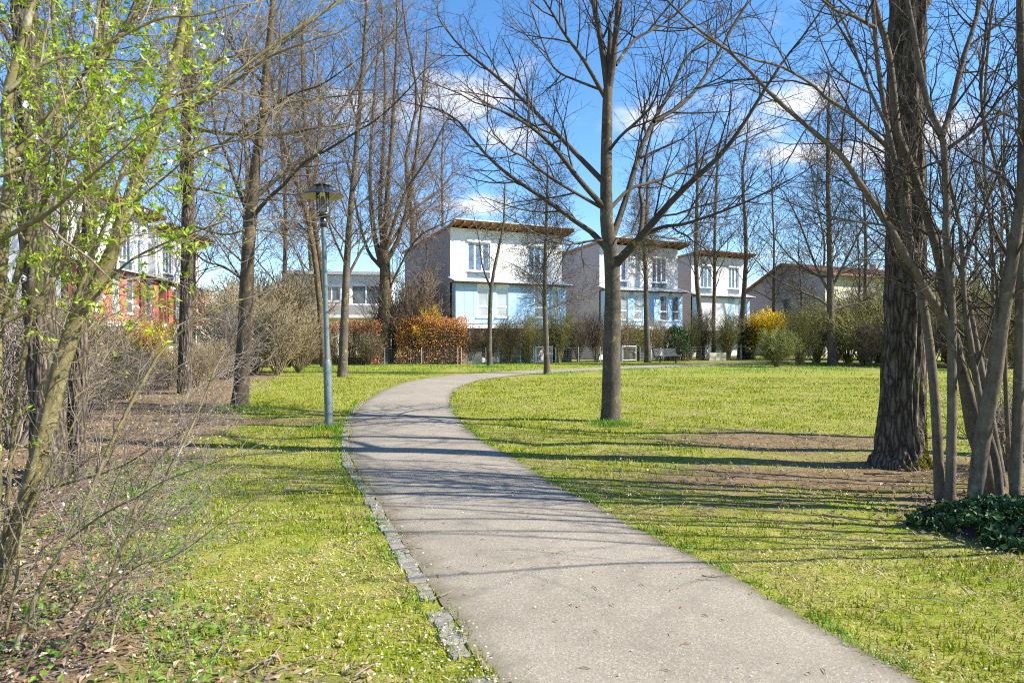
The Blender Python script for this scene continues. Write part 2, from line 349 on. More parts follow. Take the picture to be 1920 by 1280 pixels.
# ------------------------------------------------------------------ path outline on the ground
Lpx = [(917,1268),(857,1171),(818,1116),(779,1050),(751,1010),(708,940),(673,889),(658,858),(655,819),(662,780),(700,742),(760,716),(830,704.5),(900,699.5),(1000,694),(1130,688.5),(1250,683),(1400,678.5),(1520,676)]
Rpx = [(1725,1280),(1578,1200),(1400,1096),(1319,1053),(1249,1018),(1171,979),(1097,936),(1034,905),(956,854),(917,835),(878,805),(850,772),(845,745),(860,727),(905,712.5),(975,703),(1060,697.5),(1160,692),(1300,686),(1450,680.5)]
Lw = [Vector((2.0, -2.2, 0)), Vector((1.02, .4, 0))]+[G(*p) for p in Lpx]; Rw = [Vector((3.75, -2.2, 0)), Vector((2.83, .4, 0))]+[G(*p) for p in Rpx]
Lw.append(Vector((34, 52.5, 0))); Rw.append(Vector((34, 50.3, 0)))
def even(P, n):
    Q = catmull(P, 900); c = [0]
    for a, b_ in zip(Q, Q[1:]): c.append(c[-1]+(b_-a).length)
    out = []; k = 0
    for i in range(n):
        t = c[-1]*i/(n-1)
        while k < len(Q)-2 and c[k+1] < t: k += 1
        out.append(Q[k].lerp(Q[k+1], (t-c[k])/max(1e-6, c[k+1]-c[k])))
    return out
LC = even(Lw, 420); RC = even(Rw, 420)
LCa = np.array([tuple(p) for p in LC]); RCa = np.array([tuple(p) for p in RC])
kk = LCa[:, 1] < 24; Ly = LCa[kk]; kk = RCa[:, 1] < 24; Ry = RCa[kk]
def path_sides(y): return np.interp(y, Ly[:, 1], Ly[:, 0]), np.interp(y, Ry[:, 1], Ry[:, 0])
def on_path(x, y, mgn=0.0):
    l, r = path_sides(y); near = (x > l-mgn) & (x < r+mgn) & (y < 24)
    d = np.full(np.shape(x), 9.0); far = y >= 22
    if np.any(far):
        C = (LCa+RCa)[150:]*.5; q = np.stack([x[far], y[far]], 1)
        d[far] = np.sqrt(((q[:, None, :]-C[None, :, :2])**2).sum(2)).min(1)
    return near | (d < 1.15+mgn)

def tabn(f, z):
    a = np.array([[noise.noise((i*.25, j*.25, z)) for i in range(160)] for j in range(160)])
    def q(x, y):
        i = x*f/.25; j = y*f/.25; i0 = np.floor(i).astype(int) % 159; j0 = np.floor(j).astype(int) % 159; fi = i-np.floor(i); fj = j-np.floor(j)
        return a[j0, i0]*(1-fi)*(1-fj)+a[j0, i0+1]*fi*(1-fj)+a[j0+1, i0]*(1-fi)*fj+a[j0+1, i0+1]*fi*fj
    return q
na, nb, nd = tabn(.9, 2), tabn(3.1, 8), tabn(9, 21)
nc_ = tabn(.45, 14)
bord = np.array([(-.2,-4),(-.6,0),(-1.4,3.1),(-2.5,4.9),(-3.35,6.9),(-4.6,10.3),(-5.6,14),(-7.3,19),(-9.6,27),(-12,33),(-40,36)])
def masks(x, y):
    x, y = x+.9*nc_(x+90, y+90)+.45*na(x+70, y+70)+.22*nb(x+40, y+40), y+.5*nc_(x+30, y+160)+.35*na(x+20, y+110)+.2*nb(x+60, y+10)
    bx = np.interp(y, bord[:, 1], bord[:, 0]); lit = np.clip((bx-x)/.9+.45, 0, 1)
    s = np.zeros_like(x)
    def blob(cx, cy, rx, ry, k=1.0): return np.clip(k*1.15*(1-np.sqrt(((x-cx)/rx)**2+((y-cy)/ry)**2))+.12, 0, 1)
    for a in [(4.3,10.6,3.4,1.4,1),(3.2,7.6,2.8,1.3,.9),(4.7,8.4,2.6,1.8,1.0),(5.2,6.6,2.1,1.1,1.2),(19,35.5,9,1.7,1.3),(30,33,9,2.5,1.3),(-5.6,12.9,2.8,.7,1.1),(1.2,9.0,1.2,.5,.55),(-7.5,30.5,1.6,1.0,.9),(2.1,6.6,1.6,.5,.5)]:
        s = np.maximum(s, blob(*a))
    lit = np.maximum(lit, blob(4.9, 5.9, 2.2, 1.0, 1.1)); lit = np.maximum(lit, blob(24, 37, 16, 2.0, 1.2)); lit = np.maximum(lit, blob(-7, 30.3, 1.3, .7, 1))
    return s, lit

# ------------------------------------------------------------------ ground sheet
xs = np.concatenate([-np.geomspace(14, 600, 30)[::-1], np.arange(-13.8, 13.8, .14), np.geomspace(14, 600, 30)])
ys = np.concatenate([-np.geomspace(3, 500, 22)[::-1], np.arange(-2.9, 24, .14), np.geomspace(24.2, 900, 44)])
XX, YY = np.meshgrid(xs, ys); s_, l_ = masks(XX, YY)
d1 = np.zeros_like(XX)
for i in range(XX.shape[0]):
    if -3 < ys[i] < 30:
        for j in range(XX.shape[1]):
            if abs(xs[j]) < 15: d1[i, j] = noise.noise((xs[j]*.9, ys[i]*.9, 0))*.025+noise.noise((xs[j]*3.3, ys[i]*3.3, 5))*.014
l, r = path_sides(YY); prox = np.clip(np.maximum(l-XX, XX-r)/.5, 0, 1); prox = np.where(YY < 24, prox, 0)
ZZ = d1*prox+np.where(YY < 24, np.clip((l-XX)-2.5, 0, 3)*.02, 0)*(l_ > .4)
ZZ = np.where(prox <= 0, -.006, ZZ)
g = Geo(); nx, ny = len(xs), len(ys)
ii = np.arange(nx*ny).reshape(ny, nx)
g.add(np.stack([XX, YY, ZZ], -1).reshape(-1, 3), np.stack([ii[:-1, :-1], ii[:-1, 1:], ii[1:, 1:], ii[1:, :-1]], -1).reshape(-1, 4), None, np.stack([s_, l_, np.zeros_like(s_)], -1).reshape(-1, 3))
ground = g.build('ground', M['ground'], smooth=True); tag(ground, 'lawn with worn bare soil and leaf litter under the trees', kind='structure')
def gz(x, y):
    i = np.clip(np.searchsorted(ys, y)-1, 0, ny-2); j = np.clip(np.searchsorted(xs, x)-1, 0, nx-2); return ZZ[i, j]

# ------------------------------------------------------------------ path and its granite setts
g = Geo(); n = len(LC); K = 12; V = []; EC = []
for i in range(n):
    for k in range(K+1):
        t = k/K; p = LC[i].lerp(RC[i], t)
        if k in (0, K):
            dv = (RC[i]-LC[i]).normalized(); p += dv*(noise.noise((p.x*2.2, p.y*2.2, 3))*.022+noise.noise((p.x*9, p.y*9, 1))*.02)
        V.append((p.x, p.y, .006+.018*(1-(2*t-1)**2))); EC.append((max(0, 1-t*K/1.6) if t < .5 else max(0, 1-(1-t)*K/1.2), 0, 0))
idx = np.arange(n*(K+1)).reshape(n, K+1)
g.add(V, np.stack([idx[:-1, :-1], idx[:-1, 1:], idx[1:, 1:], idx[1:, :-1]], -1).reshape(-1, 4), None, EC)
path = g.build('path', M['asphalt'], smooth=True); tag(path, 'pale grey asphalt footpath curving through the lawn', kind='structure')
sett_mesh = []
for q in range(5):
    rr = random.Random(q); g = Geo(); a, b_, h = .058+rr.uniform(-.009, .008), .066+rr.uniform(-.008, .012), .05
    def rg(sx, sy, z, s): return (sx*a*s*rr.uniform(.93, 1.04), sy*b_*s*rr.uniform(.93, 1.04), z+rr.uniform(-.003, .003))
    cs = [(-1,-1),(-.2,-1.04),(1,-1),(1.03,.1),(1,1),(.1,1.05),(-1,1),(-1.04,-.1)]
    lo = [(x*a, y*b_, -h) for x, y in cs]; mi = [rg(x, y, h*.1, 1.0) for x, y in cs]; hi = [rg(x, y, h*.24, .92) for x, y in cs]
    v = lo+mi+hi+[(0, 0, h*.25)]
    qd = [(i, (i+1) % 8, 8+(i+1) % 8, 8+i) for i in range(8)]+[(8+i, 8+(i+1) % 8, 16+(i+1) % 8, 16+i) for i in range(8)]
    g.add(v, qd, [(16+i, 16+(i+1) % 8, 24) for i in range(8)])
    o = g.build('kerb_stone', M['sett']); sett_mesh.append(o.data); bpy.data.objects.remove(o)
acc = 0; i = 0
seg = [(LC[i], LC[i+1]) for i in range(n-1) if LC[i].y > .8 and LC[i].y < 17]
pos = 0; rr = random.Random(3); nextp = 0
for a, b_ in seg:
    L = (b_-a).length
    while nextp < pos+L:
        t = (nextp-pos)/L; p = a.lerp(b_, t); d = (b_-a).normalized()
        if not (rr.random() < .07 or (3.95 < p.y < 4.1)):
            o = bpy.data.objects.new('kerb_stone', rr.choice(sett_mesh)); col.objects.link(o); o.parent = path
            nrm = Vector((d.y, -d.x, 0))
            q = p-nrm*(.058+rr.uniform(-.012, .012)); o.location = (q.x, q.y, rr.uniform(-.009, .002))
            o.rotation_euler = (rr.uniform(-.04, .04), rr.uniform(-.04, .04), math.atan2(d.y, d.x)-math.pi/2+rr.uniform(-.07, .07)+rr.choice((0, math.pi)))
            s = rr.uniform(.9, 1.1); o.scale = (s, s*rr.uniform(.85, 1.15), 1)
        nextp += .152+rr.uniform(-.006, .018)
    pos += L

# ------------------------------------------------------------------ houses
def recessed_front(g, W, z0, z1, y, holes, x0=0, depth=.14):
    xc = sorted({x0, x0+W, *[h[0] for h in holes], *[h[1] for h in holes]}); zc = sorted({z0, z1, *[h[2] for h in holes], *[h[3] for h in holes]})
    for a, b_ in zip(xc, xc[1:]):
        for c_, d in zip(zc, zc[1:]):
            mx_, mz = (a+b_)/2, (c_+d)/2
            if any(h[0] < mx_ < h[1] and h[2] < mz < h[3] for h in holes): continue
            g.add([(a,y,c_),(b_,y,c_),(b_,y,d),(a,y,d)], [(0,1,2,3)])
    for (a, b_, c_, d) in holes:
        Y = y+depth
        g.add([(a,y,c_),(b_,y,c_),(b_,y,d),(a,y,d),(a,Y,c_),(b_,Y,c_),(b_,Y,d),(a,Y,d)], [(0,4,5,1),(1,5,6,2),(2,6,7,3),(3,7,4,0)])
def window(root, x0, x1, z0, z1, y, cols=1, transom=None, glass='pane', blind=True):
    fr = Geo(); t = .085; ya, yb = y+.05, y+.11
    fr.box((x0, ya, z0), (x0+t, yb, z1)); fr.box((x1-t, ya, z0), (x1, yb, z1)); fr.box((x0+t, ya, z0), (x1-t, yb, z0+t)); fr.box((x0+t, ya, z1-t), (x1-t, yb, z1))
    cw = (x1-x0)/cols
    for c_ in range(1, cols): fr.box((x0+c_*cw-t*.8, ya-.002, z0+t), (x0+c_*cw+t*.8, yb, z1-t))
    if transom: fr.box((x0+t, ya-.004, transom-t*.7), (x1-t, yb, transom+t*.7))
    wo_ = fr.build('window', M['frame'], root)
    for c_ in range(cols):
        for (a, b_) in ([(z0, transom), (transom, z1)] if transom else [(z0, z1)]):
            Geo().box((x0+c_*cw+.03, y+.075, a+.03), (x0+(c_+1)*cw-.03, y+.09, b_-.03)).build('pane', M[glass], wo_)
    Geo().box((x0-.08, y-.09, z0-.06), (x1+.08, y+.05, z0-.003)).build('sill', M['frame'], wo_)
    if blind: Geo().box((x0-.04, y-.10, z1+.003), (x1+.04, y+.05, z1+.20)).build('blind_box', M['frame'], wo_)
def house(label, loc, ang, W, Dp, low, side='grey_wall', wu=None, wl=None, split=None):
    h = thing('town_house', label, 'house', loc, ang); h.scale = (1, 1, .955)
    zt, zb = 8.75, 8.1
    wu = wu or [(1.15, 2.7), (5.45, 6.85)]; wl = wl or [(1.55, 2.35), (2.85, 3.7), (5.55, 6.3), (6.85, 7.45)]
    hu = [(a, b_, 6.0, 7.9) for a, b_ in wu if b_ < W-.2]; hl = [(a, b_, 2.98, 4.95) for a, b_ in wl if b_ < W-.1]
    g = Geo()                                    # rendered shell: sides and back, ground storey
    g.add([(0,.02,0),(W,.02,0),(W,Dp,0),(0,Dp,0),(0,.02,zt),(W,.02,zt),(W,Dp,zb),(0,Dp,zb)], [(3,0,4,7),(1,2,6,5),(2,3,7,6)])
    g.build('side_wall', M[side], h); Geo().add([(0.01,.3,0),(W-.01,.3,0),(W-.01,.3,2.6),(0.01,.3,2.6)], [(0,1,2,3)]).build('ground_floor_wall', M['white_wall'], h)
    g = Geo(); recessed_front(g, W, 5.2, zt, 0, hu); g.build('upper_wall', M['white_wall'], h)
    g = Geo(); z = 5.62                           # lapped white boards between the openings
    while z < 8.0:
        cuts = [(0.03, W-.03)]
        for a, b_, c_, d in hu:
            if z+.2 > c_-.1 and z < d+.24:
                nc = []
                for p, q in cuts:
                    if b_+.1 <= p or a-.1 >= q: nc.append((p, q))
                    else:
                        if a-.1 > p: nc.append((p, a-.1))
                        if b_+.1 < q: nc.append((b_+.1, q))
                cuts = nc
        for p, q in cuts: g.box((p, -.009, z), (q, -.002, z+.1965))
        z += .2
    g.build('cladding', M['white_board'], h, stuff=True)
    yl = -.6; g = Geo(); recessed_front(g, W-.15, 2.55, 5.15, yl, hl, .1)
    x0, x1 = .1, W-.05
    g.add([(x0,yl,2.55),(x0,0,2.55),(x0,0,5.15),(x0,yl,5.15)], [(0,3,2,1)]); g.add([(x1,yl,2.55),(x1,0,2.55),(x1,0,5.15),(x1,yl,5.15)], [(0,1,2,3)]); g.add([(x0,yl,2.55),(x1,yl,2.55),(x1,.3,2.55),(x0,.3,2.55)], [(0,3,2,1)])
    g.build('lower_wall', M[low], h)
    g = Geo(); x = .12
    while x < W-.2:
        if not any(x < b_+.12 and x+.05 > a-.12 for a, b_, _, _ in hl): g.box((x, yl-.012, 2.6), (x+.04, yl-.002, 5.12))
        x += .6
    g.build('batten', M[low], h, stuff=True)
    if split: Geo().box((.1, yl-.02, 2.56), (split, yl-.003, 5.14)).build('white_panel', M['white_wall'], h)
    for a, b_, c_, d in hu:
        window(h, a, b_, c_, d, 0, 3, None, 'pane'); Geo().box((a, -.03, c_-.42), (b_, -.012, c_-.09)).build('spandrel', M['pane_mid'], h)
    for i, (a, b_, c_, d) in enumerate(hl): window(h, a, b_, c_, d, yl, 1, 3.68, 'pane_curtain' if i < 2 else 'pane_mid')
    g = Geo(); g.add([(-.15,yl-.45,5.22),(W+.2,yl-.45,5.22),(W+.2,.02,5.52),(-.15,.02,5.52),(-.15,yl-.45,5.27),(W+.2,yl-.45,5.27),(W+.2,.02,5.57),(-.15,.02,5.57)], [(0,3,2,1),(4,5,6,7),(0,1,5,4),(1,2,6,5),(3,0,4,7)])
    g.build('canopy', M['roof_metal'], h)
    Geo().box((-.1, yl-.36, 5.14), (W+.15, yl-.03, 5.215)).build('canopy_beam', M['wood_dark'], h)
    Geo().box((0.05, yl-.5, 2.25), (W, -.02, 2.5)).build('balcony_slab', M['white_wall'], h)
    for xx in (.9, W*.55, W-.4):
        g = Geo(); g.tube([Vector((xx, yl-.3, 0)), Vector((xx, yl-.3, 2.25))], [.05, .05], 8); g.build('post', M['frame'], h)
    g = Geo(); g.box((W*.45, .18, .05), (W*.45+1.9, .29, 2.15)); g.build('terrace_door', M['pane_mid'], h)
    ov, so, sr = .9, .08, .45; k = (zb-zt)/Dp            # mono-pitch roof, rafters under the eaves
    def zr(y): return zt+k*y if y > 0 else zt-.24*y
    g = Geo(); y0, y1 = -ov, Dp+.4
    for a, b_ in ((y0, 0), (0, y1)):
        g.add([(-so,a,zr(a)+.17),(W+sr,a,zr(a)+.17),(W+sr,b_,zr(b_)+.17),(-so,b_,zr(b_)+.17),(-so,a,zr(a)+.25),(W+sr,a,zr(a)+.25),(W+sr,b_,zr(b_)+.25),(-so,b_,zr(b_)+.25)], [(4,5,6,7),(1,2,6,5),(3,0,4,7)]+([(0,1,5,4)] if a == y0 else [(2,3,7,6)]))
    rf = g.build('roof', M['roof_metal'], h)
    Geo().add([(-so,y0,zr(y0)+.165),(W+sr,y0,zr(y0)+.165),(W+sr,0,zt+.165),(-so,0,zt+.165),(W+sr,y1,zr(y1)+.165),(-so,y1,zr(y1)+.165)], [(0,3,2,1),(3,5,4,2)]).build('soffit', M['wood'], rf)
    x = -so+.04
    while x < W+sr-.05:
        Geo().add([(x,y0+.05,zr(y0)+.03),(x+.1,y0+.05,zr(y0)+.03),(x+.1,-.003,zt-.03),(x,-.003,zt-.03),(x,y0+.05,zr(y0)+.155),(x+.1,y0+.05,zr(y0)+.155),(x+.1,-.003,zt+.163),(x,-.003,zt+.163)], [(0,3,2,1),(0,1,5,4),(1,2,6,5),(3,0,4,7)]).build('rafter', M['wood'], rf)
        x += .62
    for sx in (-so, W+sr-.06):
        bb = Geo()
        for a, b_ in ((y0+.02, 0), (0, y1)):
            bb.add([(sx,a,zr(a)),(sx+.06,a,zr(a)),(sx+.06,b_,zr(b_)),(sx,b_,zr(b_)),(sx,a,zr(a)+.16),(sx+.06,a,zr(a)+.16),(sx+.06,b_,zr(b_)+.16),(sx,b_,zr(b_)+.16)], [(0,3,2,1),(1,2,6,5),(3,0,4,7)]+([(0,1,5,4)] if a < 0 else []))
        bb.build('barge_board', M['wood'], rf)
    return h
A = math.atan2(.45, .89)
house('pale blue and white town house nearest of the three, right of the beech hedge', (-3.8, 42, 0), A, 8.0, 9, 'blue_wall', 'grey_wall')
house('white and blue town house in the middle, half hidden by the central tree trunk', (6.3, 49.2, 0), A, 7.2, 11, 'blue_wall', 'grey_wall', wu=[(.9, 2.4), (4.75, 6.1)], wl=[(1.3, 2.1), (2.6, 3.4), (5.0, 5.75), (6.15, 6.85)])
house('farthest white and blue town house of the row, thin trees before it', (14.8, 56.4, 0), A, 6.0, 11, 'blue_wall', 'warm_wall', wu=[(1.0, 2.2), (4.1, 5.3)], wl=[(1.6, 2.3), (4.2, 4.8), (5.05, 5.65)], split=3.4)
AR = math.atan2(1, -.10)
house('nearer red and white town house behind the blossoming shrub on the left', (-20.4, 31, 0), AR, 9.0, 10, 'red_wall', 'white_wall', wl=[(1.2, 2.0), (3.3, 4.2), (4.9, 5.8), (7.3, 8.1)])
house('farther red and white town house behind bare trees, left of the lamp', (-22.2, 42.5, 0), AR, 8.0, 10, 'red_wall', 'white_wall')

# flat white house far behind
h = thing('flat_roof_house', 'distant flat roofed white house behind the lamp post and thicket', 'house', (-20.5, 62, 0), math.radians(8))
holes = [(1.0, 2.6, 4.9, 6.3), (3.2, 4.8, 4.9, 6.3), (5.8, 8.4, 4.6, 6.4), (1.2, 2.6, 1.4, 3.0), (5.8, 7.4, .6, 3.0)]
g = Geo(); recessed_front(g, 9.5, 0, 7.3, 0, holes); g.add([(0,0,0),(9.5,0,0),(9.5,8,0),(0,8,0),(0,0,7.3),(9.5,0,7.3),(9.5,8,7.3),(0,8,7.3)], [(3,0,4,7),(1,2,6,5),(2,3,7,6)]); g.build('wall', M['white_wall'], h)
for a, b_, c_, d in holes: window(h, a, b_, c_, d, 0, 2, None, 'pane_mid')
Geo().box((-.4, -.5, 7.32), (9.9, 8.3, 7.6)).build('roof', M['roof_metal'], h)
Geo().box((-.2, -1.3, 3.35), (9.6, -.02, 3.6)).build('balcony_slab', M['white_wall'], h); Geo().box((-.2, -1.3, 3.61), (9.6, -1.22, 4.5)).build('balustrade', M['grey_wall'], h)
for xx in (0, 4.6, 9.3): Geo().box((xx, -1.2, 0), (xx+.15, -1.05, 3.34)).build('post', M['frame'], h)

# gabled house at the right
h = thing('gabled_house', 'pale grey gabled house with red tiled roof behind the right thicket', 'house', (26.6, 58, 0), A)
W, Dp, ze, zp = 20, 10.5, 7.0, 8.1
holes = [(1.5, 2.7, 3.2, 4.8), (4.2, 5.4, 3.2, 4.8), (7, 8.2, 3.2, 4.8), (10, 11.2, 3.2, 4.8), (13, 14.2, 3.2, 4.8)]
g = Geo(); recessed_front(g, W, 0, ze, 0, holes); g.build('front_wall', M['cream'], h)
for a, b_, c_, d in holes: window(h, a, b_, c_, d, 0, 2, None, 'pane_mid', False)
g = Geo(); g.add([(0,0,0),(0,Dp,0),(0,Dp,ze-2),(0,Dp*.42,zp),(0,0,ze)], None, [(0,4,3),(0,3,1),(1,3,2)]); g.build('gable_wall', M['grey_wall'], h); Geo().add([(W,0,0),(W,Dp,0),(W,Dp,ze-2),(W,Dp*.42,zp),(W,0,ze)], None, [(0,3,4),(0,1,3),(1,2,3)]).build('gable_wall', M['grey_wall'], h)
Geo().box((-.03, 3.6, 3.6), (-.002, 4.7, 5.0)).build('gable_window', M['pane_mid'], h)
g = Geo(); t = .16
def slab(P): 
    P = np.array(P, float); g.add(np.vstack([P, P+[0, 0, t]]), [(0,3,2,1),(4,5,6,7),(0,1,5,4),(1,2,6,5),(2,3,7,6),(3,0,4,7)])
slab([(-.4,-.7,ze-.14),(W+.4,-.7,ze-.14),(W+.4,Dp*.42,zp+.02),(-.4,Dp*.42,zp+.02)]); slab([(-.4,Dp*.42+.01,zp+.02),(W+.4,Dp*.42+.01,zp+.02),(W+.4,Dp+.8,ze-2.4),(-.4,Dp+.8,ze-2.4)])
rf = g.build('roof', M['tile'], h)
g = Geo()
for k in range(70):
    x = -.35+k*.3; g.tube([Vector((x, -.7, ze+.03)), Vector((x, Dp*.42, zp+.19))], [.05, .05], 5)
g.build('tile_rolls', M['tile'], rf, stuff=True)
Geo().box((14, 5.2, 7.4), (14.7, 5.9, 9.0)).build('chimney', M['grey_wall'], rf)
Geo().add([(0,Dp+.01,0),(0,Dp+5,0),(0,Dp+5,4.4),(0,Dp+.01,5.2),(6,Dp+.01,0),(6,Dp+5,0),(6,Dp+5,4.4),(6,Dp+.01,5.2)], [(0,3,2,1),(1,2,6,5),(3,7,6,2),(4,5,6,7)]).build('annex_wall', M['grey_wall'], h)

# ------------------------------------------------------------------ lamp post
p = G(617, 800); lean = math.radians(-1.6)
h = thing('lamp_post', 'tall grey green lamp post with black disc shade beside the path', 'lamp post', p); h.rotation_euler = (0, lean, 0)
def lath(name, prof, mat, par, k=20, sm=True): return Geo().lathe(prof, k).build(name, M[mat], par, smooth=sm)
lath('base_sleeve', [(.072, -.1), (.072, 1.08), (.066, 1.13), (.052, 1.19), (.047, 1.2)], 'lamp_green', h)
lath('pole', [(.046, 1.15), (.043, 3.60)], 'lamp_green', h)
lath('collar', [(.045, 3.56), (.066, 3.58), (.066, 3.68), (.056, 3.70), (.056, 3.74), (0, 3.745)], 'lamp_black', h)
lath('lantern_base', [(.05, 3.72), (.115, 3.75), (.13, 3.77), (.13, 3.815), (.11, 3.82), (0, 3.821)], 'lamp_black', h)
lath('glass_cylinder', [(.105, 3.822), (.105, 4.165), (.100, 4.165), (.100, 3.822)], 'lamp_glass', h)
lath('lamp_tube', [(0, 3.825), (.04, 3.825), (.04, 4.05), (.02, 4.09), (0, 4.095)], 'lamp_tube', h)
ds = lath('disc_shade', [(.112, 4.235), (.20, 4.222), (.30, 4.175), (.372, 4.125), (.376, 4.12), (.372, 4.112)], 'lamp_black', h, 40)
lath('reflector', [(.372, 4.111), (.30, 4.15), (.2, 4.19), (.112, 4.205)], 'lamp_under', ds, 40)
lath('neck_glass', [(.105, 4.237), (.105, 4.305)], 'lamp_glass', h)
lath('top_cap', [(.112, 4.30), (.165, 4.295), (.168, 4.305), (.11, 4.325), (0, 4.335)], 'lamp_black', h)
for k in range(4):
    a = math.pi/4+k*math.pi/2; x, y = .118*math.cos(a), .118*math.sin(a)
    Geo().tube([Vector((x, y, 3.80)), Vector((x, y, 4.30))], [.013, .013], 8).build('cage_rod', M['lamp_black'], h)
Geo().box((-.02, -.0735, .75), (.02, -.0722, .84)).build('inspection_plate', M['lamp_green'], h)

# ------------------------------------------------------------------ bench
p = G(1253, 680); h = thing('park_bench', 'dark metal mesh park bench at the far path edge', 'bench', p, math.radians(26))
Lb = 1.75
for sx in (-.62, .62):
    g = Geo(); g.box((sx-.035, -.05, 0), (sx+.035, .05, .40)); g.box((sx-.03, -.22, .38), (sx+.03, .22, .42)); g.build('leg', M['bench_paint'], h)
def mesh_panel(name, P0, U, V, nu, nv):
    g = Geo(); r = .006
    for i in range(nu+1):
        a = P0+U*(i/nu); g.tube([a, a+V], [r, r], 4)
    for j in range(nv+1):
        a = P0+V*(j/nv); g.tube([a, a+U], [r, r], 4)
    o = g.build(name, M['bench_wire'], h)
    f = Geo(); 
    for a, b_ in ((P0, P0+U), (P0+U, P0+U+V), (P0+U+V, P0+V), (P0+V, P0)): f.tube([a, b_], [.017, .017], 8)
    f.build('frame', M['bench_paint'], o); return o
mesh_panel('seat', Vector((-Lb/2, -.24, .45)), Vector((Lb, 0, 0)), Vector((0, .44, -.02)), 46, 12)
mesh_panel('backrest', Vector((-Lb/2, .22, .45)), Vector((Lb, 0, 0)), Vector((0, .17, .42)), 46, 12)

# ------------------------------------------------------------------ garden fence, gates, walls
def fence(label, a, b_, nposts, ht=.95):
    a, b_ = Vector(a), Vector(b_); d = b_-a; L = d.length
    f = thing('wire_fence', label, 'fence', a, math.atan2(d.y, d.x), 'wire garden fences')
    for i in range(nposts):
        x = L*i/(nposts-1); Geo().tube([Vector((x, 0, -.05)), Vector((x, 0, ht+.05))], [.026, .026], 8, True).build('post', M['steel'], f)
    g = Geo(); P = []
    nx_ = int(L/.11)
    for i in range(nx_): x = L*i/nx_; P.append(([Vector((x, .02, .03)), Vector((x, .02, ht))], [.0016]*2))
    for j in range(9): z = .05+j*(ht-.07)/8; P.append(([Vector((0, .02, z)), Vector((L, .02, z))], [.002]*2))
    g.tubes(P, 3); g.build('wire_mesh', M['wire'], f, stuff=True); return f
def gate(label, p, rz, W=1.1, ht=1.0):
    f = thing('garden_gate', label, 'gate', p, rz, 'steel garden gates')
    for x in (0, W): Geo().tube([Vector((x, 0, -.05)), Vector((x, 0, ht+.1))], [.04, .04], 8, True).build('post', M['steel'], f)
    g = Geo()
    for z in (.1, ht): g.tube([Vector((.04, 0, z)), Vector((W-.04, 0, z))], [.022]*2, 8)
    for x in (.08, W-.08): g.tube([Vector((x, 0, .1)), Vector((x, 0, ht))], [.022]*2, 8)
    g.build('frame', M['steel'], f)
    g = Geo(); g.tubes([([Vector((.08+i*(W-.16)/14, 0, .1)), Vector((.08+i*(W-.16)/14, 0, ht))], [.004]*2) for i in range(1, 14)]+[([Vector((.08, 0, .1+j*.1)), Vector((W-.08, 0, .1+j*.1))], [.004]*2) for j in range(1, 9)], 3); g.build('wire_infill', M['wire'], f)
    Geo().box((W-.16, -.05, ht*.55), (W-.06, -.02, ht*.55+.12)).build('latch', M['steel'], f); return f
fence('wire fence on steel posts before the beech hedge left of the path bend', (-13.6, 38.3, 0), (-3.2, 40.2, 0), 6)
fence('wire fence on steel posts between the two small path-side trees', (-3.0, 40.4, 0), (1.3, 41.6, 0), 4)
fence('wire fence on steel posts behind the central tree trunk', (2.7, 42.2, 0), (7.1, 44.2, 0), 4)
fence('wire fence on steel posts behind the park bench', (8.4, 44.8, 0), (15.2, 48.2, 0), 5)
gate('steel garden gate between the budding sapling and the central tree', (1.4, 41.65, 0), .3)
gate('steel garden gate left of the park bench behind the trees', (7.15, 44.25, 0), .45)
gate('steel garden gate right of the low beige wall', (15.4, 48.3, 0), .45)
def lowwall(label, p, rz, L, ht, t=.25):
    o = thing('garden_wall', label, 'wall', p, rz)
    n = max(2, int(L/.4)); rows = max(2, int(ht/.2)); rr = random.Random(int(L*10))
    for r_ in range(rows):
        for i in range(n+(r_ % 2)):
            a = max(0, (i-.5*(r_ % 2))*L/n); b_ = min(L, (i+1-.5*(r_ % 2))*L/n)
            Geo().box((a+.006, -t/2+rr.uniform(-.012, .012), r_*ht/rows), (b_-.006, t/2, (r_+1)*ht/rows-.008)).build('stone', M['stone_wall'], o)
lowwall('low beige stone wall behind the park bench', (13.4, 46.6, 0), .45, 1.5, .55)
lowwall('low beige stone wall beside the beech hedge', (-3.1, 40.9, 0), .2, 1.3, .75)

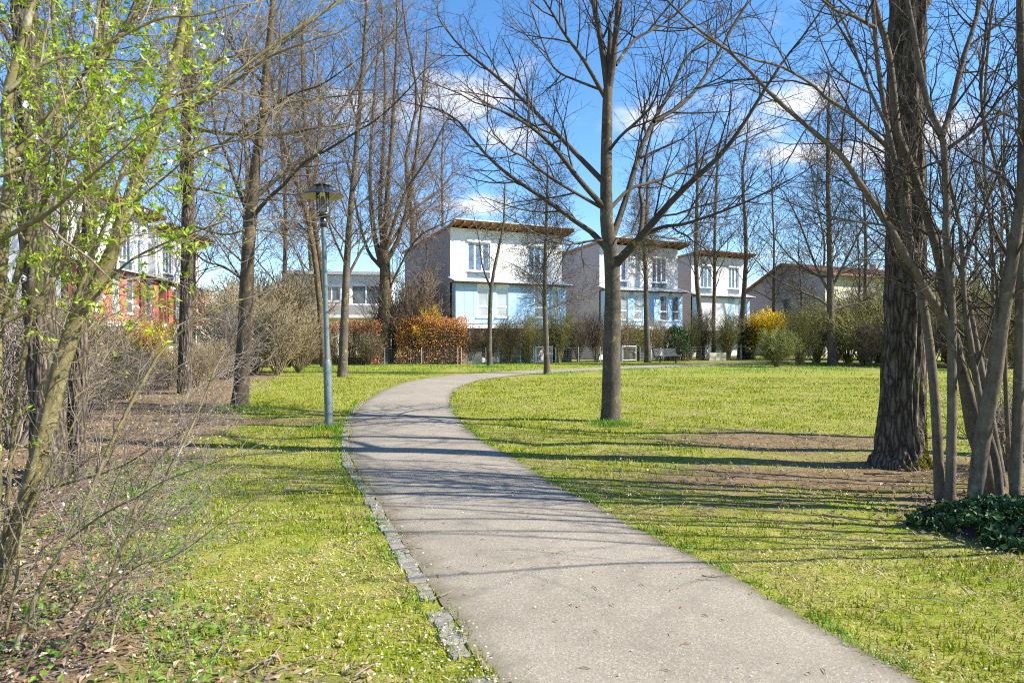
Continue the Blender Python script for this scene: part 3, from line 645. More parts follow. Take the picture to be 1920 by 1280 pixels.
# ------------------------------------------------------------------ branching
def grow(S, p, d, L, r, lev, P, rng):
    n = P['n'][lev]; step = L/(n-1); wob = P['wob'][lev]; tr = P['trop'][lev]
    p = p.copy(); d = d.copy(); pts = [p.copy()]; rad = [r]; tip = P['tip']
    g_ = rng.gauss
    for i in range(1, n):
        d = Vector((d.x+g_(0, wob), d.y+g_(0, wob), d.z+g_(0, wob)+tr)); d.normalize()
        p = p+d*step; pts.append(p); rad.append(max(P['rmin']*.7, r*(1-(1-tip)*i/(n-1))))
    S.setdefault(lev, []).append((pts, rad))
    if lev < P['max']: sprout(S, pts, rad, lev, P, rng, P['t0'][lev])
def sprout(S, pts, rad, lev, P, rng, t0=.2, t1=1.0, end=True):
    cum = [0]
    for a, b_ in zip(pts, pts[1:]): cum.append(cum[-1]+(b_-a).length)
    L = cum[-1]; sp = P['sp'][lev]; s = t0*L+rng.uniform(0, sp); az = rng.uniform(0, 6.28); k = 0
    while s < L*t1:
        while k < len(pts)-2 and cum[k+1] < s: k += 1
        u = (s-cum[k])/max(1e-6, cum[k+1]-cum[k]); q = pts[k].lerp(pts[k+1], u); d = (pts[k+1]-pts[k]).normalized(); rr = rad[k]+(rad[k+1]-rad[k])*u
        az += 2.4+rng.uniform(-.6, .6)
        o = d.orthogonal().normalized(); c_ = d.cross(o); pe = o*math.cos(az)+c_*math.sin(az)
        if P.get('flat') and lev >= 1: pe = Vector((pe.x, pe.y, pe.z*P['flat'])).normalized()
        an = P['ang'][lev]*rng.uniform(.75, 1.25); nd = d*math.cos(an)+pe*math.sin(an)
        sh = P['shape'](s/L) if lev == 0 else (1-.55*s/L)
        Lc = P['len'][lev]*sh*rng.uniform(.6, 1.2)
        rc = max(P['rmin'], min(rr*.72, Lc*P['rk']))
        grow(S, q, nd, Lc, rc, lev+1, P, rng)
        s += sp*rng.uniform(.6, 1.4)
def preset(h, D, **kw):
    P = dict(n=[9, 7, 5, 3, 2], wob=[.05, .09, .12, .14, .15], trop=[.02, .05, .04, .03, .03], tip=.3, rmin=max(.0032, D*.00018), rk=.013,
             t0=[.22, .15, .12, .1, .1], sp=[h*.034, h*.026, h*.017, h*.014], ang=[.75, .75, .75, .75], len=[h*.34, h*.13, h*.065, h*.035], max=4,
             shape=lambda t: (1.0-.72*t) if t > .12 else .9)
    P.update(kw); return P
SIDES = {0: 10, 1: 6, 2: 4, 3: 3, 4: 3}
def wpoly(px, D, w0, w1, n, dd=0.0, power=1.0):
    """image polyline + depth -> points and radii; dd = depth gained along it"""
    m = len(px); P = []
    for i, q in enumerate(px):
        t = i/(m-1); P.append(PX(q[0], q[1], D+dd*t))
    pts = catmull(P, n); rad = [(w0+(w1-w0)*(i/(n-1))**power)/2/F*(D+dd*i/(n-1)) for i in range(n)]
    return pts, rad
def roughen(ob, amp, f, fz):
    me = ob.data; n = len(me.vertices); co = np.empty(n*3, np.float32); me.vertices.foreach_get('co', co); co = co.reshape(-1, 3)
    nr = np.empty(n*3, np.float32); me.vertex_normals.foreach_get('vector', nr) if hasattr(me, 'vertex_normals') else None; nr = nr.reshape(-1, 3)
    for i in range(n):
        p = co[i]; a = noise.noise((p[0]*f, p[1]*f, p[2]*fz)); b_ = noise.noise((p[0]*f*2.3, p[1]*f*2.3, p[2]*fz*2.5+9))
        co[i] += nr[i]*amp*(1-2*abs(a)*1.4+.5*b_)
    me.vertices.foreach_set('co', co.ravel()); me.update()
def tree(name, label, base, trunk, limbs, P, rng, bark_='bark_grey', twig='twig_dark', limbm=None, group=None, sides=12, cat='tree', auto=True, rough=None, leaf=None, crown_name='crown', flare=1.25, extra=None):
    """trunk, limbs: (points, radii); everything finer grows from them"""
    o = Vector((base.x, base.y, base.z)); t = thing(name, label, cat, o, 0, group)
    pts, rad = trunk; rad = list(rad); rad[0] *= flare
    tk = Geo().tube(pts, rad, sides).build('trunk', M[bark_], t, o, True)
    if rough: roughen(tk, *rough)
    S = {}
    if auto: sprout(S, pts, rad, 0, P, rng, P['t0'][0])
    grow(S, pts[-1], (pts[-1]-pts[-2]).normalized(), P['len'][0]*.5, rad[-1], 1, P, rng)
    for lb in limbs:
        lp, lr = lb[:2]; Geo().tube(lp, lr, 8).build('limb', M[limbm or bark_], t, o, True)
        sprout(S, lp, lr, 1, P, rng, lb[2] if len(lb) > 2 else .15)
        grow(S, lp[-1], (lp[-1]-lp[-2]).normalized(), P['len'][1]*.8, lr[-1], 2, P, rng)
    main = S.pop(1, [])
    for lp, lr in main: Geo().tube(lp, lr, 6).build('limb', M[limbm or bark_], t, o, True)
    g = Geo()
    for lv, L in S.items(): g.tubes(L, SIDES[lv])
    if S: g.build(crown_name, M[twig], t, o, lv < 3, stuff=True)
    if leaf: leaf(t, S, o)
    return t, S

# central tree -----------------------------------------------------
rng = random.Random(21); D = 12.96
tk = wpoly([(1144,800),(1146,740),(1147,650),(1149,560),(1146,480),(1138,420),(1137,330),(1138,240),(1140,165)], D, 38, 17, 26, 0, .9)
LB = [([(1139,468),(1110,436),(1086,420),(1025,376),(951,326),(902,280),(859,227),(820,205)],13,3,1.5,.18), ([(1139,396),(1086,337),(1042,280),(999,241),(946,210),(889,192)],12,3,-1.6,.2),
      ([(1132,342),(1047,254),(977,184),(911,127),(863,87),(828,44)],11,3,2.2,.2), ([(1132,392),(1038,337),(986,297),(955,280),(925,250)],7,2.5,-2.2,.2),
      ([(1150,500),(1170,478),(1200,446),(1252,385),(1296,341),(1349,293),(1392,236),(1449,144),(1480,100)],19,4,-1.2,.2), ([(1200,442),(1204,415),(1204,381),(1200,350),(1214,280),(1235,200)],11,3,.8,.45),
      ([(1207,440),(1245,425),(1283,420),(1349,398),(1414,372),(1480,337)],9,2.5,-1.5,.15), ([(1148,445),(1174,372),(1200,284),(1226,227),(1257,171),(1283,114),(1318,79),(1400,10)],13,3,1.8,.2),
      ([(1226,228),(1283,192),(1327,136),(1371,57),(1401,9)],9,3,1.0,.1), ([(1142,394),(1182,354),(1239,337),(1305,306),(1357,284),(1414,254)],8,2.5,1.5,.15),
      ([(1140,285),(1165,254),(1209,214),(1231,179),(1240,130)],7,2.5,-1.5,.2), ([(1134,182),(1095,114),(1060,66),(1034,22),(1000,-30)],9,3,-1.2,.2),
      ([(1136,172),(1086,153),(1042,131),(1020,87),(1000,30)],6,2.5,1.8,.2), ([(1140,170),(1132,110),(1122,50),(1112,0),(1098,-90),(1080,-180)],15,6,.3,.2),
      ([(1141,170),(1150,110),(1156,50),(1159,0),(1164,-100),(1180,-200)],15,6,-.3,.2), ([(1155,122),(1191,74),(1239,48),(1287,9),(1340,-40)],7,2.5,1.2,.15),
      ([(1150,455),(1180,440),(1215,440),(1265,447),(1320,430)],5,2,2.5,.2), ([(1134,450),(1105,452),(1060,458),(1010,440),(960,410)],5,2,-2.2,.2)]
LB = [(*wpoly(a, D, b_, c_, 14, dd, .8), t0) for a, b_, c_, dd, t0 in LB]
P = preset(9, D, n=[9, 8, 6, 4, 3], sp=[.4, .23, .18, .15], len=[3, 1.8, .85, .36], ang=[.7, .72, .75, .8], rmin=.0031, trop=[0, .05, .06, .06, .06], wob=[.05, .08, .12, .16, .16])
ct, cS = tree('bare_tree', 'large bare tree with spreading limbs standing alone on the lawn beside the path', G(1145, 792), tk, LB, P, rng, 'bark_grey', 'twig_dark', 'limb_lichen', sides=24, auto=False, rough=(.006, 9, 5))

# left path-side tree ---------------------------------------------
rng = random.Random(5); D = 15.4
tk = wpoly([(449,770),(455,690),(460,600),(464,500),(469,420),(475,351),(482,293),(492,234),(496,176),(500,117),(508,47),(516,-60)], D, 29, 9, 24, 0)
LB = [([(466,402),(445,351),(426,293),(406,250),(398,195),(375,60)],9,3,1,.15), ([(469,415),(496,379),(535,344),(566,308),(621,277),(664,250),(715,218),(770,164)],9,2.5,-1.5,.15), ([(476,372),(523,332),(566,297),(594,269),(637,211),(691,129),(730,70)],10,2.5,1.5,.15),
      ([(494,215),(540,180),(600,160),(660,120)],6,2,-1,.15), ([(497,160),(450,110),(410,40),(390,-20)],6,2,1.5,.15), ([(500,110),(550,60),(610,20)],6,2,1,.15), ([(462,530),(420,500),(385,490),(350,460)],5,2,-1,.15)]
LB = [(*wpoly(a, D, b_, c_, 12, dd, .8), t0) for a, b_, c_, dd, t0 in LB]
P = preset(9, D, sp=[.38, .22, .17, .15], len=[2.6, 1.8, .85, .38], t0=[.45, .15, .12, .1, .1], trop=[0, .05, .05, .05, .05])
tree('bare_tree', 'slim forked bare tree left of the lamp post at the thicket edge', G(450, 767), tk, LB, P, rng, 'bark_brown', 'twig_brown', 'limb_lichen', sides=16, rough=(.006, 9, 4))

# big furrowed trunk, right ---------------------------------------
rng = random.Random(9); D = 8.43
tk = wpoly([(1684,892),(1686,862),(1688,835),(1691,770),(1695,680),(1697,560),(1698,400),(1699,220),(1700,90),(1701,20),(1698,-60),(1690,-200),(1680,-400)], D, 70, 50, 150, .0, 1)
tk = (tk[0], [r*(1+.72*math.exp(-i/17.)) for i, r in enumerate(tk[1])]); tk[0][0].z = -.06
LB = [([(1708,60),(1735,5),(1765,-50),(1830,-160)],26,10,.8,.3), ([(1698,-40),(1660,-120),(1600,-220)],20,8,-1,.3), ([(1700,-150),(1760,-260),(1850,-380)],20,8,1,.2), ([(1690,-250),(1600,-360),(1480,-460)],18,7,.4,.2), ([(1712,20),(1745,-20),(1790,-20),(1860,-60)],9,4,-.8,.3)]
LB = [(*wpoly(a, D, b_, c_, 10, dd, .8), t0) for a, b_, c_, dd, t0 in LB]
P = preset(9, D, sp=[.6, .3, .2, .16], len=[2.4, 1.6, .75, .34], t0=[.9, .2, .12, .1, .1])
bt, _ = tree('mature_tree', 'thick dark furrowed tree trunk with mossy foot on the right lawn', G(1678, 880), tk, LB, P, rng, 'bark_furrow', 'twig_dark', sides=96, auto=False, rough=(.030, 13, 1.1), flare=1.0)
# moss cushion on the sunny foot of that trunk and twiggy ivy
g = Geo(); C = []
tp, tr_ = tk
for i in range(5200):
    k = R.triangular(0, 44, 12); a = R.gauss(-1.2, .36)*(1-.02*k); j0 = int(k); pc = tp[j0].lerp(tp[j0+1], k-j0); rr_ = (tr_[j0]+(tr_[j0+1]-tr_[j0])*(k-j0))+.012+R.uniform(0, .02)
    if noise.noise((a*4, k*.16, 2)) < -.1: continue
    C.append(Vector((pc.x+rr_*math.cos(a), pc.y+rr_*math.sin(a), pc.z)))
cc = np.array([[.30, .27, .02]])*RS.uniform(.6, 1.3, (len(C), 1)); g.leaves([tuple(c) for c in C], .022, cc, .6).build('moss', M['leaf_dry'], bt, G(1678, 880), stuff=True)

for k_, (X, Y, r0, lab) in enumerate([(8.6, 8.9, .2, 'bare tree just beyond the right picture edge, its trunk shadow crossing the lawn'), (9.8, 10.3, .15, 'slimmer bare tree farther beyond the right picture edge, shading the path')]):
    rng = random.Random(60+k_); pts = [Vector((X+.05*i*rng.uniform(-1, 1), Y+.05*i*rng.uniform(-1, 1), -.05+i*.8)) for i in range(15)]
    tree('bare_tree', lab, Vector((X, Y, 0)), (pts, [r0*(1-i/18) for i in range(15)]), [], preset(12, 9, sp=[.45, .4, .3, .25], len=[3.2, 1.6, .8, .4], t0=[.3, .15, .1, .1, .1]), rng, 'bark_brown', 'twig_dark')
# hazel-like clump at the right edge ------------------------------
rng = random.Random(33); D = 6.5
o = PX(1835, 948, D); o.z = 0
cl = thing('multi_stem_tree', 'clump of slender leaning grey stems rising from the ivy mound at right', 'tree', o)
ST = [([(1762,935),(1758,829),(1751,723),(1740,625),(1726,546),(1716,493),(1703,436),(1691,371),(1679,309),(1663,234),(1648,137),(1640,51),(1632,-60)],19,7,6.7,.5),
      ([(1781,938),(1785,787),(1785,660),(1785,611),(1782,521),(1774,442),(1775,391),(1771,297),(1765,250),(1741,203),(1726,129),(1710,47),(1690,-60)],18,8,6.4,.2),
      ([(1766,256),(1780,215),(1804,117),(1823,59),(1839,0),(1870,-120)],12,6,6.5,.3),
      ([(1827,945),(1844,808),(1865,702),(1875,625),(1889,541),(1900,470),(1911,400),(1925,300),(1945,150),(1975,-50)],30,16,6.2,-.3),
      ([(1868,965),(1835,800),(1810,718),(1788,639),(1774,597),(1754,574),(1729,532),(1703,490),(1681,448),(1640,383),(1612,344),(1585,301),(1566,281),(1519,242),(1484,211),(1452,184),(1417,145),(1374,102),(1323,66),(1280,30)],22,4,6.6,-.6),
      ([(1880,960),(1827,829),(1802,681),(1779,597),(1771,541),(1757,470),(1734,391),(1706,305),(1683,250),(1675,168),(1663,86),(1644,23),(1620,-80)],22,10,6.9,.4),
      ([(1876,958),(1869,871),(1840,765),(1819,639),(1810,583),(1807,541),(1802,442),(1790,380),(1778,330)],16,5,6.35,.2),
      ([(1902,975),(1908,800),(1913,600),(1915,400),(1917,200),(1913,0),(1920,-120)],21,12,6.1,.2),
      ([(1890,960),(1858,780),(1830,640),(1815,560),(1790,480),(1745,410)],15,5,7.3,.6),
      ([(1840,950),(1850,760),(1862,600),(1858,430),(1845,300),(1850,120),(1870,-60)],8,4,7.2,.4),
      ([(1900,960),(1888,780),(1884,620),(1890,430),(1865,300),(1840,190),(1850,40)],9,4,7.0,-.2),
      ([(1663,275),(1640,254),(1597,215),(1550,184),(1519,156),(1464,125),(1417,113),(1360,92)],9,3,6.75,-.7),
      ([(1663,236),(1640,190),(1615,130),(1590,60),(1560,10),(1500,-30)],7,3,6.9,.4),
      ([(1640,52),(1600,30),(1560,15),(1500,-40)],8,4,6.9,-.5), ([(1710,441),(1665,424),(1600,415),(1540,402)],6,2.5,6.7,.5),
      ([(1770,300),(1740,310),(1715,325),(1690,318)],5,3,6.4,.4), ([(1800,520),(1830,430),(1870,330),(1890,280)],7,3,6.5,-.3), ([(1775,280),(1830,240),(1880,180),(1930,130)],7,3,6.6,-.3), ([(1905,500),(1870,440),(1845,370)],6,3,6.2,.4)]
S = {}
P = preset(6, D, n=[9, 8, 6, 4, 3], sp=[.5, .2, .14, .11], len=[1.6, 1.3, .6, .26], rmin=.0022, ang=[.6, .65, .75, .8], wob=[.05, .1, .14, .18, .18], trop=[0, .03, .03, .04, .03])
for a, w0, w1, dd0, dd in ST:
    pts, rad = wpoly(a, dd0, w0, w1, 22, dd, .8)
    if a[0][1] > 900: pts[0].z = min(pts[0].z, -.02)
    Geo().tube(pts, rad, 12).build('stem', M['bark_hazel'], cl, o, True)
    zz = .32 if a[0][1] > 900 else .1
    sprout(S, pts, rad, 1, P, rng, zz); grow(S, pts[-1], (pts[-1]-pts[-2]).normalized(), 1.2, rad[-1], 2, P, rng)
g = Geo()
for lv, L in S.items(): g.tubes(L, {2: 5, 3: 4, 4: 3}[lv])
g.build('crown', M['twig_dark'], cl, o, True, stuff=True)

# ivy mound --------------------------------------------------------
io = Vector((4.45, 5.62, 0)); iv = thing('ivy_mound', 'low mound of dark glossy ivy at the foot of the right stems', 'ivy', io)
g = Geo(); nn_ = 24; V = []
for i in range(nn_+1):
    for j in range(nn_+1):
        u, v = i/nn_*2-1, j/nn_*2-1; rr_ = math.sqrt(u*u+v*v); x, y = 4.45+u*.92, 5.62+v*.48
        V.append((x, y, -.05+max(0, (1-rr_))**.7*.25+noise.noise((x*3, y*3, 0))*.05*(1-min(1, rr_))))
q = [(i*(nn_+1)+j, (i+1)*(nn_+1)+j, (i+1)*(nn_+1)+j+1, i*(nn_+1)+j+1) for i in range(nn_) for j in range(nn_)]
g.add(V, q).build('root_mound', plain('mound_soil', (.07, .05, .035), .95, .3, 8), iv, io)
C = []
for i in range(7600):
    a, rr_ = R.uniform(0, 6.283), R.random()**.48; u, v = rr_*math.cos(a), rr_*math.sin(a); x, y = 4.15+u*1.38, 5.78+v*.76
    x, y = 4.5+u*1.15*(1+.5*noise.noise((a*1.3, 4, 0))), 5.62+v*.64*(1+.6*noise.noise((a*1.7, 9, 0))); e = math.sqrt(((x-4.45)/1.1)**2+((y-5.62)/.6)**2)
    C.append((x, y, max(0, max(0, 1-e)**.7*.25+noise.noise((x*3, y*3, 0))*.08)+R.uniform(.0, .09)))
base_ = np.array([(.025, .06, .016), (.04, .09, .022), (.06, .115, .03), (.12, .19, .03)])
cc = base_[RS.choice(4, len(C), p=[.4, .35, .17, .08])]*RS.uniform(.7, 1.25, (len(C), 1))
g = Geo().leaves(C, .042, cc, .9, .3, .6, .25); g.build('leaves', M['leaf_glossy'], iv, io, stuff=True)

# ------------------------------------------------------------------ blossoming plum, left foreground
rng = random.Random(17); D = 4.2
o = Vector((-3.4, 4.2, 0)); pl = thing('blossoming_shrub', 'tall plum shrub with lime green leaves and white blossoms filling the left foreground', 'shrub', o)
ST = [([(-30,1120),(10,1030),(56,925),(96,757),(118,672),(152,588),(200,500),(235,400),(265,310),(300,210),(325,125),(345,50),(360,-60)],40,17,4.1,.2),
      ([(-25,1130),(20,1000),(60,880),(95,730),(120,635),(165,500),(190,440),(215,370)],17,7,3.9,-.2),
      ([(-60,1150),(-15,950),(-12,700),(0,500),(8,420),(18,350),(20,300),(12,250),(15,170),(40,90),(60,0),(70,-80)],30,14,3.7,.1),
      ([(-20,640),(0,608),(60,575),(110,510),(140,450),(160,380)],15,5,3.6,.2), ([(20,300),(80,230),(140,170),(200,100),(260,20),(290,-40)],15,6,3.8,.3),
      ([(320,178),(380,165),(430,145),(525,75),(580,40),(635,5),(700,-40)],10,4,4.3,.4), ([(300,215),(360,200),(430,160),(500,110),(560,85)],9,3,4.3,-.5),
      ([(10,600),(60,420),(110,330),(150,250),(170,150),(180,60),(190,-40)],12,6,4.3,.4), ([(60,575),(40,700),(20,860),(10,1000),(0,1100)],8,9,3.7,.2), ([(0,450),(90,400),(170,330),(230,280)],10,3,3.5,-.3),
      ([(100,520),(120,400),(105,280),(115,160),(100,40),(105,-60)],13,7,4.6,.3), ([(15,170),(80,120),(180,90),(300,35),(370,30),(440,10)],8,3,3.7,.3), ([(150,590),(230,500),(300,460),(380,430),(420,415)],6,2,3.8,-.2), ([(240,390),(300,340),(380,280),(480,258)],5,2,3.9,-.3), ([(0,330),(70,310),(130,300),(210,240),(330,200)],8,3,3.5,.1)]
S = {}
P = preset(4, D, n=[9, 8, 6, 4, 3], sp=[.4, .12, .09, .085], len=[1, .8, .40, .18], rmin=.0016, rk=.009, ang=[.6, .8, .85, .85], wob=[.05, .13, .16, .18, .18], trop=[0, .03, .05, .05, .05])
for a, w0, w1, d0, dd in ST:
    pts, rad = wpoly(a, d0, w0, w1, 20, dd, .8)
    if a[0][1] > 1100: pts[0].z = min(pts[0].z, -.02)
    Geo().tube(pts, rad, 14).build('stem', M['bark_olive'], pl, o, True)
    sprout(S, pts, rad, 1, P, rng, .42 if a[0][1] > 1100 else .12); grow(S, pts[-1], (pts[-1]-pts[-2]).normalized(), .7, rad[-1], 2, P, rng)
g = Geo()
for lv, L in S.items(): g.tubes(L, {2: 5, 3: 4, 4: 3}[lv])
g.build('twigs', M['twig_tan'], pl, o, True, stuff=True)
C = []; B = []; bud = []
for lv in (3, 4):
    for pts, rad in S.get(lv, []):
        q = pts[-1]; px = CX+q.x/q.y*F; py = HY-(q.z-H)/q.y*F
        keep = 1.0 if px < 300 else max(0, 1-(px-300)/160)
        if py > 500: keep *= max(.08, 1-(py-500)/160)
        if rng.random() < keep*.72:
            for k in range(rng.randint(3, 7)): C.append((q.x+rng.gauss(0, .016), q.y+rng.gauss(0, .016), q.z+rng.gauss(0, .016)))
        elif rng.random() < keep*.2: B.append(q+Vector((rng.gauss(0, .01), rng.gauss(0, .01), 0)))
        else: bud.append(tuple(q))
cc = np.array([(.34, .46, .02), (.24, .38, .02), (.46, .55, .06)])[RS.choice(3, len(C))]*RS.uniform(.8, 1.15, (len(C), 1))
Geo().leaves(C, .038, cc, .42, .1, .35, .3).build('leaves', M['leaf'], pl, o, stuff=True)
Geo().leaves(bud, .011, np.tile((.42, .34, .14), (len(bud), 1)), .6).build('buds', M['leaf_dry'], pl, o, stuff=True)
g = Geo(); PC = []
for b_ in B:
    for k in range(5): PC.append((b_.x+.009*math.cos(k*1.257), b_.y+rng.uniform(-.006, .006), b_.z+.009*math.sin(k*1.257)))
g.leaves(PC, .02, np.tile((.85, .84, .82), (len(PC), 1)), .8, 0, .2, .1).build('blossoms', M['petal'], pl, o, stuff=True)

# lower bare shrub in the left foreground --------------------------
rng = random.Random(44); o = Vector((-2.55, 3.6, 0)); ls = thing('bare_shrub', 'leaning bare twiggy shrub in the bottom left foreground', 'shrub', o)
ST = [([(80,1275),(96,1252),(186,1122),(253,982),(315,892),(345,830),(371,774),(400,700)],11,3,3.3,.5), ([(10,1262),(22,1235),(73,1105),(129,1010),(169,925),(208,830),(270,712),(315,644),(394,582),(461,560)],13,3,3.4,.6),
      ([(170,1190),(200,1110),(222,1040),(250,960),(300,860),(390,760),(440,720)],7,2,3.7,.4), ([(56,925),(130,905),(225,875),(300,830),(380,790)],6,2,4.1,-.3), ([(129,1010),(200,960),(260,930),(310,900),(420,860)],5,2,3.5,-.2), ([(186,1122),(260,1060),(330,1040),(430,968)],4,1.6,3.4,-.1),
      ([(40,1270),(110,1150),(200,1085),(290,1062)],5,2,3.2,.1), ([(0,1230),(30,1090),(45,980),(110,850),(150,770)],7,3,3.6,.3), ([(-20,1200),(40,1000),(90,930),(180,850),(260,800),(330,760)],7,2,3.8,.4), ([(200,1270),(215,1170),(240,1100),(275,1040),(330,960)],6,2,3.4,.4)]
S = {}; P = preset(3, 3.6, n=[9, 8, 6, 4, 3], sp=[.3, .085, .07, .07], len=[.8, .6, .3, .14], rmin=.0013, rk=.009, ang=[.6, .75, .8, .8], wob=[.05, .13, .16, .2, .2], trop=[0, .03, .03, .03, .03])
for a, w0, w1, d0, dd in ST:
    pts, rad = wpoly(a, d0, w0, w1, 20, dd, .8)
    if a[0][1] > 1180: pts[0].z = min(pts[0].z, -.02)
    Geo().tube(pts, rad, 10).build('stem', M['bark_olive'], ls, o, True); sprout(S, pts, rad, 1, P, rng, .2); grow(S, pts[-1], (pts[-1]-pts[-2]).normalized(), .4, rad[-1], 2, P, rng)
g = Geo()
for lv, L in S.items(): g.tubes(L, {2: 5, 3: 4, 4: 3}[lv])
g.build('twigs', M['twig_grey'], ls, o, True, stuff=True)
bud = [tuple(p[-1]) for p, _ in S.get(4, [])+S.get(3, []) if rng.random() < .6]
Geo().leaves(bud, .012, np.tile((.40, .36, .10), (len(bud), 1)), .6).build('buds', M['leaf_dry'], ls, o, stuff=True)

# ------------------------------------------------------------------ rough trunks behind the plum
rng = random.Random(2)
for base, tr, w0, w1, D, lab, lbs in [
    ((95, 905), [(92,915),(88,760),(74,560),(64,400),(56,200),(46,0),(38,-200)], 58, 36, 7.4, 'thick rough barked tree trunk nearest behind the plum shrub at far left', [([(60,330),(120,200),(200,90),(300,0)],16,6,1), ([(52,150),(10,60),(-60,-60)],16,6,1), ([(66,420),(150,330),(260,285),(330,280)],9,4,.8)]),
    ((138, 890), [(136,897),(146,760),(150,600),(168,420),(176,260),(190,60),(200,-150)], 30, 17, 7.8, 'second rough trunk beside the thick one at far left', [([(168,420),(230,330),(300,250),(380,215)],9,3,.6), ([(178,240),(250,140),(360,60),(470,10)],10,3,1)]),
    ((345, 742), [(345,747),(348,650),(350,520),(352,400),(348,280),(352,150),(350,0),(345,-100)], 24, 14, 18.6, 'dark rough trunk with mossy side limbs before the red houses', [([(350,236),(391,246),(440,252),(496,254),(545,250),(582,242)],9,5,-1), ([(350,300),(420,270),(500,205),(560,190),(640,180)],7,3,-1), ([(352,420),(420,440),(470,430),(540,440)],5,2,-1), ([(350,210),(300,130),(270,40)],10,4,1), ([(351,350),(400,360),(450,372),(520,375)],5,2.5,-1.2), ([(350,150),(420,110),(500,100),(560,60)],8,3,-.5)])]:
    b0 = G(*base); t = wpoly(tr, D, w0, w1, 60, 0); lb = [(*wpoly(a, D, p, q, 10, dd, .8), .15) for a, p, q, dd in lbs]
    P = preset(8, D, sp=[.45, .28, .2, .16], len=[2.4, 1.6, .75, .33], t0=[.4, .15, .1, .1, .1])
    tree('rough_tree', lab, b0, t, lb, P, rng, 'bark_furrow', 'twig_brown', 'moss_limb' if D > 15 else 'bark_brown', sides=40, rough=(.018, 14, 1.6), auto=True)

# ------------------------------------------------------------------ further bare trees, grown
def auto_tree(label, base, D, tr, w0, w1, h, seed, bark_='bark_brown', twig='twig_brown', limbs=(), name='bare_tree', group=None, leaf=None, rough=None, **kw):
    rng = random.Random(seed); b0 = Vector(((base[0]-CX)/F*D, D, 0)); t = wpoly(tr, D, w0, w1, 14, 0); t[0][0].z = -.03
    P = preset(h, D, **kw); lb = [(*wpoly(a, D, p, q, 10, dd, .8), .12) for a, p, q, dd in limbs]
    return tree(name, label, b0, t, lb, P, rng, bark_, twig, None, group, 10, leaf=leaf)
vase = lambda t: .95-.5*t
auto_tree('straight grey bare tree just right of the lamp post', (643,706), 27.7, [(642,708),(646,600),(650,500),(657,400),(668,280),(678,150),(688,20)], 17, 6, 13, 101, 'bark_grey', 'twig_brown', [([(651,520),(690,450),(740,400),(790,350)],6,2,1), ([(650,500),(620,430),(600,360)],5,2,-1)], t0=[.3,.15,.12,.1,.1], ang=[.65,.7,.7,.7], shape=vase, len=[3.6,1.9,.95,.5], sp=[.32,.3,.22,.2])
auto_tree('big vase shaped bare tree with many upright limbs beside the beech hedge', (717,681), 41, [(716,684),(718,620),(722,560),(722,500),(720,470)], 26, 18, 16, 102, 'bark_brown', 'twig_red', [([(716,500),(700,430),(694,330),(700,200),(712,60)],12,3,1), ([(721,490),(725,380),(735,250),(742,120),(745,20)],13,3,-1), ([(724,490),(750,440),(775,330),(790,200),(800,80)],11,3,1), ([(720,480),(735,430),(760,360),(800,300),(830,240)],9,3,-2), ([(714,500),(690,470),(670,400),(650,300)],8,3,2), ([(724,470),(770,400),(820,360),(850,330)],6,2,2), ([(722,560),(760,480),(790,440),(830,420)],5,2,-1), ([(722,480),(712,400),(718,280),(722,150),(715,10)],10,3,3)], t0=[.95,.12,.12,.1,.1], sp=[.5,.28,.21,.18], len=[4,2.2,1.1,.6], ang=[.5,.55,.65,.7])
auto_tree('left of two leaning bare trunks behind the lamp post', (588,690), 36, [(608,690),(602,600),(590,480),(572,390),(548,320),(530,260),(510,150)], 13, 6, 13, 103, 'bark_brown', 'twig_red', len=[3.6,1.9,.95,.5], sp=[.32,.3,.22,.2], shape=vase, t0=[.35,.15,.12,.1,.1])
auto_tree('right of two leaning bare trunks behind the lamp post', (604,692), 37, [(614,690),(610,600),(604,520),(590,420),(578,320),(570,200),(566,80)], 14, 6, 13, 104, 'bark_brown', 'twig_red', len=[3.6,1.9,.95,.5], sp=[.32,.3,.22,.2], shape=vase, t0=[.35,.15,.12,.1,.1])
def budleaf(colr, size, k, keep=1.0):
    def f(t, S, o):
        C = [tuple(p[-1]) for lv in (3, 4) for p, _ in S.get(lv, []) if R.random() < keep]
        C = [c for c in C for _ in range(k)]; C = np.array(C)+RS.normal(size=(len(C), 3))*size*.6
        Geo().leaves(C, size, np.array([colr])*RS.uniform(.7, 1.3, (len(C), 1)), .6).build('buds', M['leaf'], t, o, stuff=True)
    return f
auto_tree('slender sapling with yellow green buds before the nearest house', (918,686), 38, [(918,687),(918,620),(920,560),(924,520),(934,470),(944,420),(946,370)], 9.5, 3, 8, 105, 'bark_grey', 'twig_brown', [([(922,545),(905,500),(898,450),(890,410)],4,1.5,1)], leaf=budleaf((.55,.50,.03), .055, 1, .35), len=[2.1,1.2,.6,.3], sp=[.2,.2,.16,.16], t0=[.5,.15,.1,.1,.1], name='sapling')
auto_tree('small dark bare tree between path and nearest house', (1025,701), 29.7, [(1026,702),(1024,640),(1022,580),(1021,540),(1023,470),(1025,400),(1027,330)], 11.5, 4, 7.5, 106, 'bark_grey', 'twig_dark', [([(1023,580),(1050,570),(1080,558),(1110,540)],4.5,1.5,1), ([(1022,550),(1000,520),(970,500)],3.5,1.5,-1)], len=[2.6,1.4,.7,.36], sp=[.17,.17,.13,.12], t0=[.32,.15,.1,.1,.1], ang=[.95,.8,.75,.75], trop=[.0,.03,.03,.03,.03])
auto_tree('small bare tree before the middle house left of the bench', (1214,676), 43.5, [(1215,678),(1213,620),(1211,560),(1211,520),(1208,460),(1212,400),(1214,340)], 12, 4, 10, 107, 'bark_grey', 'twig_brown', len=[3.4,1.8,.9,.45], sp=[.24,.2,.16,.15], t0=[.42,.15,.1,.1,.1])
